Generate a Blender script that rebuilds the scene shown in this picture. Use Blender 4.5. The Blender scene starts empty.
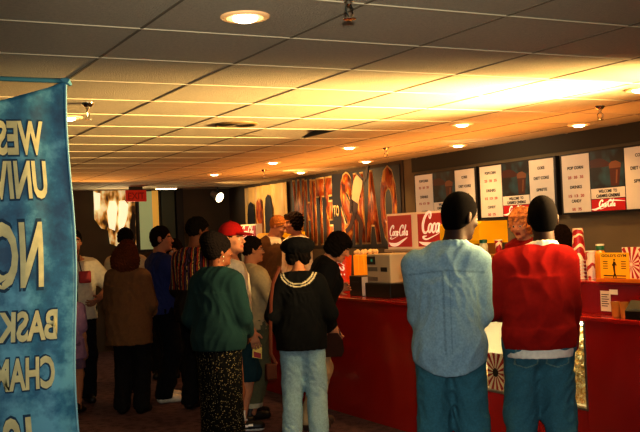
import bpy, bmesh, math, random
import numpy as np
from mathutils import Matrix, Vector
random.seed(7)
SC = bpy.context.scene
COL = SC.collection
PI = math.pi

# ------------------------------------------------------------------ colour
def lin(c):
    c = c/255.0
    return c/12.92 if c <= 0.04045 else ((c+0.055)/1.055)**2.4
def rgb(r, g, b): return (lin(r), lin(g), lin(b))
def hx(s): return rgb(int(s[0:2], 16), int(s[2:4], 16), int(s[4:6], 16))

# ------------------------------------------------------------------ materials
MATS = {}
def nt(name):
    m = bpy.data.materials.new(name); m.use_nodes = True
    n = m.node_tree.nodes; l = m.node_tree.links
    return m, n, l, n['Principled BSDF']
def mat(name, col, rough=0.6, metal=0.0, noise=0.0, nscale=20.0, bump=0.0, bscale=200.0, spec=0.5, emit=None, estr=0.0, coat=0.0):
    if name in MATS: return MATS[name]
    m, n, l, b = nt(name)
    b.inputs['Base Color'].default_value = (*col, 1)
    b.inputs['Roughness'].default_value = rough
    b.inputs['Metallic'].default_value = metal
    b.inputs['Specular IOR Level'].default_value = spec
    b.inputs['Coat Weight'].default_value = coat
    tc = n.new('ShaderNodeTexCoord')
    if noise > 0:
        t = n.new('ShaderNodeTexNoise'); t.inputs['Scale'].default_value = nscale; t.inputs['Detail'].default_value = 4
        l.new(tc.outputs['Object'], t.inputs['Vector'])
        r = n.new('ShaderNodeMapRange'); r.inputs['From Min'].default_value = .25; r.inputs['From Max'].default_value = .75
        r.inputs['To Min'].default_value = 1-noise; r.inputs['To Max'].default_value = 1+noise
        l.new(t.outputs['Fac'], r.inputs['Value'])
        h = n.new('ShaderNodeMix'); h.data_type = 'RGBA'; h.blend_type = 'MULTIPLY'; h.inputs[0].default_value = 1
        h.inputs[6].default_value = (*col, 1); l.new(r.outputs['Result'], h.inputs[7]); l.new(h.outputs[2], b.inputs['Base Color'])
    if bump > 0:
        t2 = n.new('ShaderNodeTexNoise'); t2.inputs['Scale'].default_value = bscale
        l.new(tc.outputs['Object'], t2.inputs['Vector'])
        bp = n.new('ShaderNodeBump'); bp.inputs['Strength'].default_value = bump; bp.inputs['Distance'].default_value = .01
        l.new(t2.outputs['Fac'], bp.inputs['Height']); l.new(bp.outputs['Normal'], b.inputs['Normal'])
    if emit is not None:
        b.inputs['Emission Color'].default_value = (*emit, 1); b.inputs['Emission Strength'].default_value = estr
    MATS[name] = m
    return m
def attr_mat(name, rough=.85, noise=.25, nscale=60, bump=.3, bscale=300, sheen=0.0, spec=.3, sub=0.0):
    """cloth / skin / hair: the vertex colour of each mesh varied by noise"""
    if name in MATS: return MATS[name]
    m, n, l, b = nt(name)
    a = n.new('ShaderNodeAttribute'); a.attribute_name = 'Col'
    tc = n.new('ShaderNodeTexCoord')
    t = n.new('ShaderNodeTexNoise'); t.inputs['Scale'].default_value = nscale; t.inputs['Detail'].default_value = 5
    l.new(tc.outputs['Object'], t.inputs['Vector'])
    r = n.new('ShaderNodeMapRange'); r.inputs['From Min'].default_value = .25; r.inputs['From Max'].default_value = .75
    r.inputs['To Min'].default_value = 1-noise; r.inputs['To Max'].default_value = 1+noise
    l.new(t.outputs['Fac'], r.inputs['Value'])
    h = n.new('ShaderNodeMix'); h.data_type = 'RGBA'; h.blend_type = 'MULTIPLY'; h.inputs[0].default_value = 1
    l.new(a.outputs['Color'], h.inputs[6]); l.new(r.outputs['Result'], h.inputs[7]); l.new(h.outputs[2], b.inputs['Base Color'])
    t2 = n.new('ShaderNodeTexNoise'); t2.inputs['Scale'].default_value = bscale
    l.new(tc.outputs['Object'], t2.inputs['Vector'])
    bp = n.new('ShaderNodeBump'); bp.inputs['Strength'].default_value = bump; bp.inputs['Distance'].default_value = .004
    l.new(t2.outputs['Fac'], bp.inputs['Height']); l.new(bp.outputs['Normal'], b.inputs['Normal'])
    b.inputs['Roughness'].default_value = rough; b.inputs['Specular IOR Level'].default_value = spec
    b.inputs['Sheen Weight'].default_value = sheen
    if sub > 0:
        b.inputs['Subsurface Weight'].default_value = sub; b.inputs['Subsurface Radius'].default_value = (.01, .004, .002)
    MATS[name] = m
    return m
M_SKIN = attr_mat('skin', .65, .06, 30, .05, 200, spec=.2)
M_CLOTH = attr_mat('woven_cloth', .95, .10, 45, .35, 350, spec=.12)
M_DENIM = attr_mat('denim_cloth', .95, .20, 90, .4, 400, spec=.12)
M_HAIR = attr_mat('hair', 1.0, .3, 80, .2, 200, spec=.03)
M_LEATHER = attr_mat('leather', .45, .2, 40, .2, 200)

# ------------------------------------------------------------------ objects
def tag(o, label=None, cat=None, group=None, kind=None):
    if label: o['label'] = label
    if cat: o['category'] = cat
    if group: o['group'] = group
    if kind: o['kind'] = kind
    return o
def thing(name, label, cat, loc=(0, 0, 0), rz=0, group=None):
    o = bpy.data.objects.new(name, None); COL.objects.link(o)
    o.empty_display_size = .1
    o.location = loc; o.rotation_euler = (0, 0, rz)
    return tag(o, label, cat, group)
def link(name, me, m, parent=None):
    o = bpy.data.objects.new(name, me); COL.objects.link(o)
    if m is not None:
        me.materials.clear(); me.materials.append(m)
    if parent is not None: o.parent = parent
    return o
def ob(name, bm, m, parent=None, smooth=False):
    bmesh.ops.recalc_face_normals(bm, faces=bm.faces[:])
    me = bpy.data.meshes.new(name); bm.to_mesh(me); bm.free()
    if smooth:
        me.polygons.foreach_set('use_smooth', [True]*len(me.polygons))
        try: me.set_sharp_from_angle(angle=math.radians(40))
        except Exception: pass
    return link(name, me, m, parent)
def copy_tree(o, loc=None, label=None, parent=None):
    c = o.copy(); COL.objects.link(c)
    if parent is not None: c.parent = parent
    if loc is not None: c.location = loc
    if label: c['label'] = label
    for ch in list(o.children): copy_tree(ch, parent=c)
    return c
def B(*lohi, bev=0.0, bm=None):
    """box from (lo),(hi) corners, optionally bevelled"""
    lo, hi = lohi
    nb = bmesh.new()
    vs = [nb.verts.new((x, y, z)) for x in (lo[0], hi[0]) for y in (lo[1], hi[1]) for z in (lo[2], hi[2])]
    for f in ((0, 1, 3, 2), (4, 6, 7, 5), (0, 4, 5, 1), (2, 3, 7, 6), (0, 2, 6, 4), (1, 5, 7, 3)):
        nb.faces.new([vs[i] for i in f])
    if bev > 0:
        bmesh.ops.bevel(nb, geom=nb.edges[:], offset=bev, segments=2, profile=.5, affect='EDGES')
    if bm is None: return nb
    merge(bm, nb); return bm
def merge(bm, nb):
    me = bpy.data.meshes.new('tmp'); nb.to_mesh(me); nb.free(); bm.from_mesh(me); bpy.data.meshes.remove(me)
def lathe(prof, seg=24, bm=None, loc=(0, 0, 0), M=None):
    """revolve (r,z) profile about z"""
    nb = bmesh.new(); rings = []
    for r, z in prof:
        if r < 1e-5: rings.append([nb.verts.new((0, 0, z))])
        else: rings.append([nb.verts.new((r*math.cos(2*PI*i/seg), r*math.sin(2*PI*i/seg), z)) for i in range(seg)])
    for a, b in zip(rings, rings[1:]):
        for i in range(seg):
            j = (i+1) % seg
            f = [a[i % len(a)], a[j % len(a)], b[j % len(b)], b[i % len(b)]]
            u = []
            for v in f:
                if v not in u: u.append(v)
            if len(u) > 2: nb.faces.new(u)
    if len(rings[0]) > 1: nb.faces.new(rings[0])
    if len(rings[-1]) > 1: nb.faces.new(rings[-1])
    T = Matrix.Translation(loc) @ (M if M is not None else Matrix())
    bmesh.ops.transform(nb, matrix=T, verts=nb.verts[:])
    if bm is None: return nb
    merge(bm, nb); return bm
def tube(pts, r, seg=8, bm=None, flat=None):
    """swept tube through points; flat=(nx,ny,nz) makes a strap r wide and r*.2 thick facing that way"""
    nb = bmesh.new(); rings = []
    pts = [Vector(p) for p in pts]
    for i, p in enumerate(pts):
        t = (pts[min(i+1, len(pts)-1)]-pts[max(i-1, 0)]).normalized()
        up = Vector(flat) if flat else (Vector((0, 0, 1)) if abs(t.z) < .9 else Vector((1, 0, 0)))
        a = t.cross(up).normalized(); b = a.cross(t).normalized()
        rr = r[i] if isinstance(r, (list, tuple)) else r
        k = .22 if flat else 1
        rings.append([nb.verts.new(p+a*rr*math.cos(2*PI*j/seg)+b*rr*k*math.sin(2*PI*j/seg)) for j in range(seg)])
    for a, b in zip(rings, rings[1:]):
        for j in range(seg): nb.faces.new((a[j], a[(j+1) % seg], b[(j+1) % seg], b[j]))
    nb.faces.new(rings[0]); nb.faces.new(rings[-1])
    if bm is None: return nb
    merge(bm, nb); return bm
def prism(poly, M, depth, bm=None):
    """flat polygon (x,y) extruded to z=depth and mapped by M"""
    nb = bmesh.new()
    a = [nb.verts.new((x, y, 0)) for x, y in poly]; b = [nb.verts.new((x, y, depth)) for x, y in poly]
    nb.faces.new(a); nb.faces.new(b)
    for i in range(len(poly)): nb.faces.new((a[i], a[(i+1) % len(a)], b[(i+1) % len(a)], b[i]))
    bmesh.ops.transform(nb, matrix=M, verts=nb.verts[:])
    if bm is None: return nb
    merge(bm, nb); return bm
def face_x(x, y, z):
    """frame of a board facing -X: local x runs to -Y, local y up, local z towards the room"""
    return Matrix(((0, 0, -1, x), (-1, 0, 0, y), (0, 1, 0, z), (0, 0, 0, 1)))
def face_y(x, y, z):
    return Matrix(((1, 0, 0, x), (0, 0, -1, y), (0, 1, 0, z), (0, 0, 0, 1)))

def text_bm(s, h, w=None, bold=0.0, depth=.002, align='L', mirror=False):
    """lettering as a bmesh in the xy plane, cap height h, optionally fitted to width w"""
    cu = bpy.data.curves.new('letters', 'FONT'); cu.body = s; cu.size = 1; cu.offset = bold; cu.extrude = 0
    cu.resolution_u = 3
    o = bpy.data.objects.new('letters', cu); COL.objects.link(o)
    dg = bpy.context.evaluated_depsgraph_get()
    me = bpy.data.meshes.new_from_object(o.evaluated_get(dg))
    bpy.data.objects.remove(o); bpy.data.curves.remove(cu)
    nb = bmesh.new(); nb.from_mesh(me); bpy.data.meshes.remove(me)
    xs = [v.co.x for v in nb.verts]; x0, x1 = min(xs), max(xs)
    sy = h/.70; sx = (w/(x1-x0)) if w else sy
    tot = (x1-x0)*sx
    for v in nb.verts:
        x = (v.co.x-x0)*sx
        if align == 'C': x -= tot/2
        if align == 'R': x -= tot
        if mirror: x = -x
        v.co = Vector((x, v.co.y*sy, 0))
    if depth > 0:
        g = bmesh.ops.extrude_face_region(nb, geom=nb.faces[:])
        for e in g['geom']:
            if isinstance(e, bmesh.types.BMVert): e.co.z += depth
    return nb
def text(name, s, h, m, parent, M, **k):
    nb = text_bm(s, h, **k)
    bmesh.ops.transform(nb, matrix=M, verts=nb.verts[:])
    return ob(name, nb, m, parent)

def catmull(P, n=6):
    out = []
    for i in range(len(P)-1):
        p0 = P[max(i-1, 0)]; p1 = P[i]; p2 = P[i+1]; p3 = P[min(i+2, len(P)-1)]
        for k in range(n):
            t = k/n
            out.append(tuple(.5*((2*p1[j])+(-p0[j]+p2[j])*t+(2*p0[j]-5*p1[j]+4*p2[j]-p3[j])*t*t+(-p0[j]+3*p1[j]-3*p2[j]+p3[j])*t**3) for j in range(len(p1))))
    out.append(tuple(P[-1]))
    return out
def stroke(bm, P, M, depth=.002, n=6):
    """pen stroke through (x,y,width) points"""
    Q = catmull(P, n); L = []; R = []
    for i, (x, y, w) in enumerate(Q):
        a = Q[max(i-1, 0)]; b = Q[min(i+1, len(Q)-1)]
        dx, dy = b[0]-a[0], b[1]-a[1]; d = math.hypot(dx, dy) or 1
        nx, ny = -dy/d*w/2, dx/d*w/2
        L.append((x+nx, y+ny)); R.append((x-nx, y-ny))
    nb = bmesh.new()
    for dz in (depth,):
        l = [nb.verts.new((x, y, dz)) for x, y in L]; r = [nb.verts.new((x, y, dz)) for x, y in R]
        l0 = [nb.verts.new((x, y, 0)) for x, y in L]; r0 = [nb.verts.new((x, y, 0)) for x, y in R]
        for i in range(len(L)-1):
            nb.faces.new((l[i], l[i+1], r[i+1], r[i])); nb.faces.new((l0[i], l0[i+1], l[i+1], l[i])); nb.faces.new((r0[i], r[i], r[i+1], r0[i+1]))
    bmesh.ops.transform(nb, matrix=M, verts=nb.verts[:])
    merge(bm, nb)
def script_logo(M, width, depth=.002, fat=1.0):
    """'Coca-Cola' in a flowing script, drawn with pen strokes; baseline at M, given width"""
    bm = bmesh.new(); k = width/8.3
    def S(P, dx=0):
        stroke(bm, [((x+dx+.28*y)*k, y*k, w*k*fat) for x, y, w in P], M, depth)
    def cap(dx, sw):
        S([(1.45, 1.55, .12), (1.5, 2.05, .3), (1.05, 2.35, .3), (.4, 1.9, .42), (.1, 1.0, .5), (.35, .2, .42), (.9, 0, .28), (1.4, .35, .14)], dx)
        if sw: S([(1.45, 1.55, .1), (1.2, 1.75, .2), (1.1, 2.1, .1)], dx)
    def o(dx): S([(.45, 1.05, .16), (.12, .85, .3), (.05, .4, .34), (.3, .02, .22), (.62, .3, .34), (.62, .8, .28), (.42, 1.06, .14)], dx)
    def c(dx): S([(.65, .8, .18), (.45, 1.05, .2), (.12, .75, .34), (.12, .25, .34), (.4, .0, .22), (.75, .3, .1)], dx)
    def a(dx): o(dx); S([(.72, 1.05, .26), (.66, .4, .3), (.8, .02, .22), (1.05, .3, .1)], dx)
    cap(0, True); o(1.3); c(2.05); a(2.75)
    S([(0, .75, .2), (.5, .8, .22)], 3.75)
    cap(4.05, True); o(5.3)
    S([(0, .4, .1), (.4, 1.5, .18), (.45, 2.3, .2), (.2, 2.2, .3), (.1, 1.0, .34), (.2, .1, .28), (.5, .1, .12)], 6.1)
    a(6.75)
    S([(1.2, -.35, .08), (.4, -.5, .3), (1.2, -.75, .2), (2.6, -.4, .12), (3.6, -.1, .08)], 0)
    return bm
# ------------------------------------------------------------------ bodies: smooth-blended distance fields meshed by surface nets
def V3(*a): return np.array(a, np.float32)
def nrm(v): return v/(np.linalg.norm(v)+1e-9)
def f_cap(a, b, ra, rb):
    a = np.asarray(a, np.float32); b = np.asarray(b, np.float32); ab = b-a; L2 = float(ab@ab)+1e-9
    def f(P):
        q = P-a; t = np.clip(q@ab/L2, 0, 1)
        return np.linalg.norm(q-t[:, None]*ab, axis=1)-(ra+(rb-ra)*t)
    return f
def f_ell(c, r, R=None):
    c = np.asarray(c, np.float32); r = np.asarray(r, np.float32)
    def f(P):
        q = P-c
        if R is not None: q = q@R
        k0 = np.linalg.norm(q/r, axis=1); k1 = np.linalg.norm(q/(r*r), axis=1)+1e-6
        return k0*(k0-1)/k1
    return f
def f_tube(o, R, prof):
    """elliptical column: prof rows (z, rx, ry, cy) in the frame (o, R)"""
    o = np.asarray(o, np.float32); pr = np.array(prof, np.float32); pr = pr[np.argsort(pr[:, 0])]
    z0, z1 = pr[0, 0], pr[-1, 0]
    def f(P):
        q = (P-o)@R; z = q[:, 2]
        rx = np.interp(z, pr[:, 0], pr[:, 1]); ry = np.interp(z, pr[:, 0], pr[:, 2]); cy = np.interp(z, pr[:, 0], pr[:, 3])
        x = q[:, 0]/rx; y = (q[:, 1]-cy)/ry
        n = np.sqrt(x*x+y*y); g = np.sqrt((x/rx)**2+(y/ry)**2)+1e-6
        d = n*(n-1)/g
        d = np.where(n < .05, -np.minimum(rx, ry), d)
        e = np.maximum(z0-z, z-z1)
        return np.maximum(d, e).astype(np.float32)
    return f
def f_half(p, n):
    p = np.asarray(p, np.float32); n = nrm(np.asarray(n, np.float32))
    return lambda P: (P-p)@n
def smin(a, b, k):
    h = np.maximum(k-np.abs(a-b), 0)/k
    return np.minimum(a, b)-h*h*k*.25

def mesh_sdf(ops, lo, hi, h, post=None):
    """ops: (kind, k, f) with kind u(nion) / s(ubtract) / i(ntersect), in order"""
    BS = 8
    lo = np.asarray(lo, np.float32); hi = np.asarray(hi, np.float32)
    nb = np.maximum(1, np.ceil((hi-lo)/(h*BS)).astype(int))
    bs = h*BS; hd = .866*bs
    g = np.stack(np.meshgrid(*[np.arange(n) for n in nb], indexing='ij'), -1).reshape(-1, 3)
    ctr = (lo+(g+.5)*bs-h*.5).astype(np.float32)
    dks = []; tot = np.full(len(ctr), 9., np.float32)
    for kind, k, f in ops:
        d = f(ctr).astype(np.float32); dks.append(d)
        tot = tot if kind == 'n' else (smin(tot, d, max(k, 1e-4)) if kind == 'u' else (-smin(-tot, d, max(k, 1e-4)) if kind == 's' else np.maximum(tot, d)))
    keep = np.where(np.abs(tot) < hd*1.35+.015)[0]
    ofs = np.stack(np.meshgrid(*[np.arange(BS)]*3, indexing='ij'), -1).reshape(-1, 3)
    pts = (lo+(g[keep][:, None, :]*BS+ofs[None])*h).astype(np.float32)
    val = np.full((len(keep), BS**3), 9., np.float32)
    for (kind, k, f), d in zip(ops, dks):
        dk = d[keep]; k = max(k, 1e-4)
        if kind == 'n': val = val+f(pts.reshape(-1, 3)).reshape(len(keep), -1); continue
        if kind == 'u': m = dk < np.maximum(tot[keep], 0)+2.6*hd+k
        elif kind == 's': m = dk < 1.6*hd+k
        else: m = dk > -1.8*hd
        m = np.where(m)[0]
        if len(m) == 0: continue
        v = f(pts[m].reshape(-1, 3)).reshape(len(m), -1).astype(np.float32)
        o = val[m]
        val[m] = smin(o, v, k) if kind == 'u' else (-smin(-o, v, k) if kind == 's' else np.maximum(o, v))
    if post is not None:
        val = (val.reshape(-1)+post(pts.reshape(-1, 3))).reshape(len(keep), -1)
    N = nb*BS
    D = np.repeat(np.repeat(np.repeat(np.where(tot > 0, 1, -1).astype(np.float32).reshape(nb), BS, 0), BS, 1), BS, 2)
    gi = g[keep]
    D6 = D.reshape(nb[0], BS, nb[1], BS, nb[2], BS)
    D6[gi[:, 0], :, gi[:, 1], :, gi[:, 2], :] = val.reshape(-1, BS, BS, BS)
    D[0] = 1; D[-1] = 1; D[:, 0] = 1; D[:, -1] = 1; D[:, :, 0] = 1; D[:, :, -1] = 1
    S = D < 0
    c = np.zeros(N-1, np.int8)
    for dx in (0, 1):
        for dy in (0, 1):
            for dz in (0, 1):
                c += S[dx:N[0]-1+dx, dy:N[1]-1+dy, dz:N[2]-1+dz]
    act = np.argwhere((c > 0) & (c < 8))
    if len(act) == 0: return np.zeros((0, 3), np.float32), np.zeros((0, 4), np.int32)
    idx = np.full(N-1, -1, np.int32); idx[act[:, 0], act[:, 1], act[:, 2]] = np.arange(len(act))
    cor = [(dx, dy, dz) for dx in (0, 1) for dy in (0, 1) for dz in (0, 1)]
    dv = np.stack([D[act[:, 0]+a, act[:, 1]+b, act[:, 2]+e] for a, b, e in cor], 1)
    acc = np.zeros((len(act), 3), np.float32); cnt = np.zeros(len(act), np.float32)
    for i in range(8):
        for j in range(i+1, 8):
            if sum(abs(p-q) for p, q in zip(cor[i], cor[j])) != 1: continue
            a, b = dv[:, i], dv[:, j]; m = (a < 0) != (b < 0)
            t = np.where(m, a/(a-b+1e-12), 0)
            p = np.array(cor[i], np.float32)+t[:, None]*(np.array(cor[j], np.float32)-np.array(cor[i], np.float32))
            acc += np.where(m[:, None], p, 0); cnt += m
    V = lo+(act+acc/cnt[:, None])*h
    Q = []
    for ax in range(3):
        sl0 = [slice(1, -1)]*3; sl1 = [slice(1, -1)]*3
        sl0[ax] = slice(0, -1); sl1[ax] = slice(1, None)
        A, Bq = S[tuple(sl0)], S[tuple(sl1)]
        e = np.argwhere(A != Bq); sgn = A[e[:, 0], e[:, 1], e[:, 2]]
        off = np.array([1, 1, 1]); off[ax] = 0
        e = e+off
        u, w = (ax+1) % 3, (ax+2) % 3
        def cell(du, dw):
            q = e.copy(); q[:, u] -= du; q[:, w] -= dw
            return idx[q[:, 0], q[:, 1], q[:, 2]]
        q = np.stack([cell(1, 1), cell(0, 1), cell(0, 0), cell(1, 0)], 1)
        q[~sgn] = q[~sgn][:, ::-1]
        Q.append(q)
    Q = np.concatenate(Q); Q = Q[(Q >= 0).all(1)]
    return V.astype(np.float32), Q.astype(np.int32)
def mesh_np(name, V, Q, col, m, parent):
    me = bpy.data.meshes.new(name)
    me.vertices.add(len(V)); me.vertices.foreach_set('co', V.ravel())
    me.loops.add(Q.size); me.loops.foreach_set('vertex_index', Q.ravel())
    me.polygons.add(len(Q)); me.polygons.foreach_set('loop_start', np.arange(0, Q.size, 4, dtype=np.int32))
    me.polygons.foreach_set('loop_total', np.full(len(Q), 4, np.int32))
    me.update(calc_edges=True); me.validate()
    me.polygons.foreach_set('use_smooth', np.ones(len(me.polygons), bool))
    a = me.color_attributes.new('Col', 'FLOAT_COLOR', 'POINT')
    c = np.ones((len(V), 4), np.float32); c[:, :3] = col
    a.data.foreach_set('color', c.ravel())
    return link(name, me, m, parent)

def Rx(a): c, s = math.cos(a), math.sin(a); return np.array([[1, 0, 0], [0, c, -s], [0, s, c]], np.float32)
def Ry(a): c, s = math.cos(a), math.sin(a); return np.array([[c, 0, s], [0, 1, 0], [-s, 0, c]], np.float32)
def Rz(a): c, s = math.cos(a), math.sin(a); return np.array([[c, -s, 0], [s, c, 0], [0, 0, 1]], np.float32)
def folds(seed, amp, wl=.09, vert=.45):
    rng = np.random.RandomState(seed); W = []
    for i in range(7):
        d = rng.normal(size=3); d[2] *= vert; d = d/np.linalg.norm(d)
        W.append((d.astype(np.float32)*(2*PI/(wl*rng.uniform(.6, 1.6))), rng.uniform(0, 6.28)))
    def f(P):
        w = .03*np.sin(P@V3(7, 9, 11))[:, None]*V3(1, 1, 1)
        v = sum(np.sin((P+w)@a+p) for a, p in W)/3.2
        return (-amp*(1-np.abs(v))+amp*.4).astype(np.float32)
    return f
def curls(seed, amp, wl=.03):
    rng = np.random.RandomState(seed); W = [(nrm(rng.normal(size=3)).astype(np.float32)*2*PI/(wl*rng.uniform(.7, 1.4)), rng.uniform(0, 6.28)) for _ in range(8)]
    return lambda P: (amp*sum(np.sin(P@a+p) for a, p in W)/3).astype(np.float32)
def ik(S, W, l1, l2, pole):
    d = W-S; L = np.linalg.norm(d); u = d/L
    if L > (l1+l2)*.999: L = (l1+l2)*.999; W = S+u*L
    a = (l1*l1-l2*l2+L*L)/(2*L); hgt = math.sqrt(max(l1*l1-a*a, 0))
    p = pole-u*float(pole@u); p = nrm(p)
    return S+u*a+p*hgt, W

class Fig:
    """a posed person; local frame x right, y forward, z up, feet at z=0"""
    def __init__(s, name, label, pos, face, H=1.75, skin='8a5a3c', female=False, build=1.0, lean=0, twist=0, shift=(0, 0), head=(0, 0, 0),
                 arms=None, feet=None, hairc='1a1411', lips=None, h=.0075, group=None, hand_curl=.5, palms=(None, None), nx=0.0):
        s.root = thing(name, label, 'person', pos, math.radians(face)-PI/2, group)
        s.k = H/1.75; s.h = h; s.skin = np.array(hx(skin)); s.hc = np.array(hx(hairc)); s.female = female; s.b = build
        s.lips = np.array(hx(lips)) if lips else s.skin*np.array([.75, .5, .5])
        sh = .150*build if female else .170*build
        s.P = V3(shift[0], shift[1], .95)
        s.RT = Rx(-math.radians(lean)) @ Rz(math.radians(twist))
        T = lambda *p: s.P+s.RT@V3(*p)
        s.T = T
        s.nx = nx; s.N = T(nx, -.015, .53)
        s.Rh = Rz(math.radians(head[0])) @ Rx(math.radians(head[1])) @ Ry(math.radians(head[2]))
        s.hc0 = s.N+s.Rh@V3(0, .025, .145)
        s.sh = [T(-sh, -.01, .418), T(sh, -.01, .418)]
        arms = arms or [None, None]; s.el = []; s.wr = []
        for i, sx in ((0, -1), (1, 1)):
            a = arms[i] or dict(w=(sx*.225, .03, .78))
            W = V3(*a['w']); pole = V3(*a.get('p', (sx*.30, -1, -.2)))
            e, w = ik(s.sh[i], W, .285, .255, pole); s.el.append(e); s.wr.append(w)
        feet = feet or [(-.10, 0, 0, 8), (.10, .02, 0, -8)]
        s.hip = [s.P+V3(-.088, 0, -.03), s.P+V3(.088, 0, -.03)]; s.kn = []; s.an = []; s.ft = []
        for i in (0, 1):
            fx, fy, fz, fa = feet[i]
            an = V3(fx, fy-.03, fz+.085); kn, an = ik(s.hip[i], an, .435, .42, V3(0, 1, 0))
            s.kn.append(kn); s.an.append(an); s.ft.append((fx, fy, fz, math.radians(fa)))
        s.curl = hand_curl; s.palms = palms
    # -- primitive groups ------------------------------------------------
    def torso(s, o=0.0, bust=True):
        T, b = s.T, s.b; R = s.RT
        fw = .9 if s.female else 1
        L = [('u', .05, f_ell(s.P+V3(0, -.005, -.01), (.168*b*(1.03 if s.female else 1)+o, .118*b+o, .13+o))),
             ('u', .08, f_ell(T(0, .005, .17), (.140*b*fw+o, .100*b+o, .16+o), R)),
             ('u', .08, f_ell(T(0, 0, .33), (.165*b*fw+o, .112*b+o, .17+o), R)),
             ('u', .07, f_cap(s.sh[0]*.85+s.sh[1]*.15, s.sh[1]*.85+s.sh[0]*.15, .060+o*.8, .060+o*.8)),
             ('u', .05, f_cap(T(-.055+s.nx*.8, -.02, .468), T(.055+s.nx*.8, -.02, .468), .048+o*1.5, .048+o*1.5)),
             ('u', .05, f_ell(s.hip[0]+V3(0, -.055, .0), (.085+o, .085+o, .095+o))), ('u', .05, f_ell(s.hip[1]+V3(0, -.055, .0), (.085+o, .085+o, .095+o)))]
        if s.female and bust:
            for sx in (-1, 1): L.append(('u', .05, f_ell(T(sx*.072, .088, .32), (.062+o, .055+o, .062+o), R)))
        return L
    def arm(s, i, o=0.0, to=1.0, oe=None, ow=None):
        oe = o if oe is None else oe; ow = o if ow is None else ow
        b = .5+.5*s.b
        e, w = s.el[i], s.wr[i]
        L = [('u', .045, f_cap(s.sh[i], e, .054*b+o, .040*b+oe))]
        if to < .5:
            return [('u', .045, f_cap(s.sh[i], s.sh[i]+(e-s.sh[i])*to*2, .056*b+o, .046*b+oe))]
        end = e+(w-e)*min(1, (to-.5)*2)
        L.append(('u', .03, f_cap(e, end, .041*b+oe, .029*b+ow)))
        if o == 0: L.append(('u', .03, f_ell(e+(w-e)*.3, (.043*b, .043*b, .043*b))))
        return L
    def leg(s, i, o=0.0, oh=None, to=1.0):
        oh = o if oh is None else oh; b = .4+.6*s.b
        h, k, a = s.hip[i], s.kn[i], s.an[i]
        L = [('u', .05, f_cap(h, k, .088*b+o, .060*b+o*.6+oh*.4))]
        if to > .5: L.append(('u', .04, f_cap(k, k+(a-k)*min(1, (to-.5)*2), .058*b+o*.6+oh*.4, .042*b+oh)))
        if o == 0: L.append(('u', .04, f_ell(k+(a-k)*.3+V3(0, -.018, 0), (.052*b, .055*b, .10))))
        return L
    def hand(s, i):
        e, w = s.el[i], s.wr[i]; f = nrm(w-e); sx = -1 if i == 0 else 1
        pn = s.palms[i]
        n = V3(*pn) if pn is not None else V3(-sx, .15, 0)
        n = nrm(n-f*float(n@f)); l = np.cross(n, f)*sx
        if i == 0: l = np.cross(n, f)*-1
        l = nrm(l)
        if l[1] < -.2 and pn is None: l = -l
        L = []; q = lambda a, b, c: w+f*a+l*b+n*c
        L.append(('u', .02, f_cap(w-f*.02, w+f*.02, .027, .026)))
        for bx in (.026, .009, -.009, -.026): L.append(('u', .018, f_cap(q(.015, bx*.7, 0), q(.085, bx, 0), .015, .0125)))
        for bx, ln in ((.031, .92), (.0105, 1.0), (-.0105, .95), (-.030, .76)):
            p = q(.088, bx, 0); ang = .15+s.curl*.6; d = nrm(l*bx*3+f)
            for seg, r in ((.042*ln, .0092), (.027*ln, .0084), (.022*ln, .0076)):
                dd = d*math.cos(ang)+n*math.sin(ang); p2 = p+dd*seg
                L.append(('u', .005, f_cap(p, p2, r, r*.95))); p = p2; ang += s.curl*.75
        p = q(.02, .024, .004); p2 = p+nrm(f*.7+l*.75+n*.25)*.042; p3 = p2+nrm(f*.9+l*.35+n*.35)*.032
        L += [('u', .012, f_cap(p, p2, .0135, .0105)), ('u', .006, f_cap(p2, p3, .0105, .0085))]
        return L
    def headp(s):
        c, R = s.hc0, s.Rh; H = lambda *p: c+R@V3(*p)
        E = lambda p, r: f_ell(H(*p), r, R)
        j = .93 if s.female else 1.0
        L = [('u', .05, f_cap(s.N+s.RT@V3(0, -.005, -.03), H(0, -.022, -.07), .060*(.85 if s.female else 1), .058*(.84 if s.female else 1))),
             ('u', .03, E((0, -.012, .025), (.077, .097, .092))), ('u', .03, E((0, .03, -.035), (.061*j, .064, .083))),
             ('u', .03, E((0, .045, -.085), (.043*j, .042, .034))), ('u', .02, E((0, .084, -.104), (.02, .016, .015))),
             ('u', .012, f_cap(H(0, .088, .012), H(0, .113, -.028), .008, .0125)), ('u', .008, E((.011, .104, -.033), (.009, .009, .008))), ('u', .008, E((-.011, .104, -.033), (.009, .009, .008))),
             ('u', .015, E((0, .078, .020), (.05, .016, .009)))]
        for sx in (-1, 1):
            L.append(('u', .02, E((sx*.042, .066, -.03), (.022, .02, .018))))
            L.append(('s', .012, E((sx*.031, .100, -.004), (.017, .014, .010))))
            L.append(('u', .003, E((sx*.031, .079, -.004), (.0135, .0125, .0125))))
            L.append(('u', .010, f_ell(H(sx*.079, -.012, -.008), (.010, .021, .034), R@Rz(sx*.35))))
        L += [('u', .006, E((0, .094, -.062), (.023, .012, .006))), ('u', .006, E((0, .091, -.073), (.020, .012, .007)))]
        return L
    def hf(s, P):   # head-frame coordinates
        return (P-s.hc0)@s.Rh
    def body(s):
        L = s.torso()+s.leg(0)+s.leg(1)
        for i in (0, 1):
            fx, fy, fz, fa = s.ft[i]; d = V3(-math.sin(fa), math.cos(fa), 0); a = s.an[i]
            L += [('u', .03, f_cap(a+V3(0, 0, -.01), V3(fx, fy, fz+.04)-d*.055, .037, .034)), ('u', .03, f_cap(V3(fx, fy, fz+.042)-d*.05, V3(fx, fy, fz+.034)+d*.11, .036, .028))]
        L += s.arm(0)+s.arm(1)+s.headp()+s.hand(0)+s.hand(1)
        pts = np.array(s.sh+s.el+s.wr+s.kn+[s.hc0]+[V3(f[0], f[1], 0) for f in s.ft])
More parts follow.
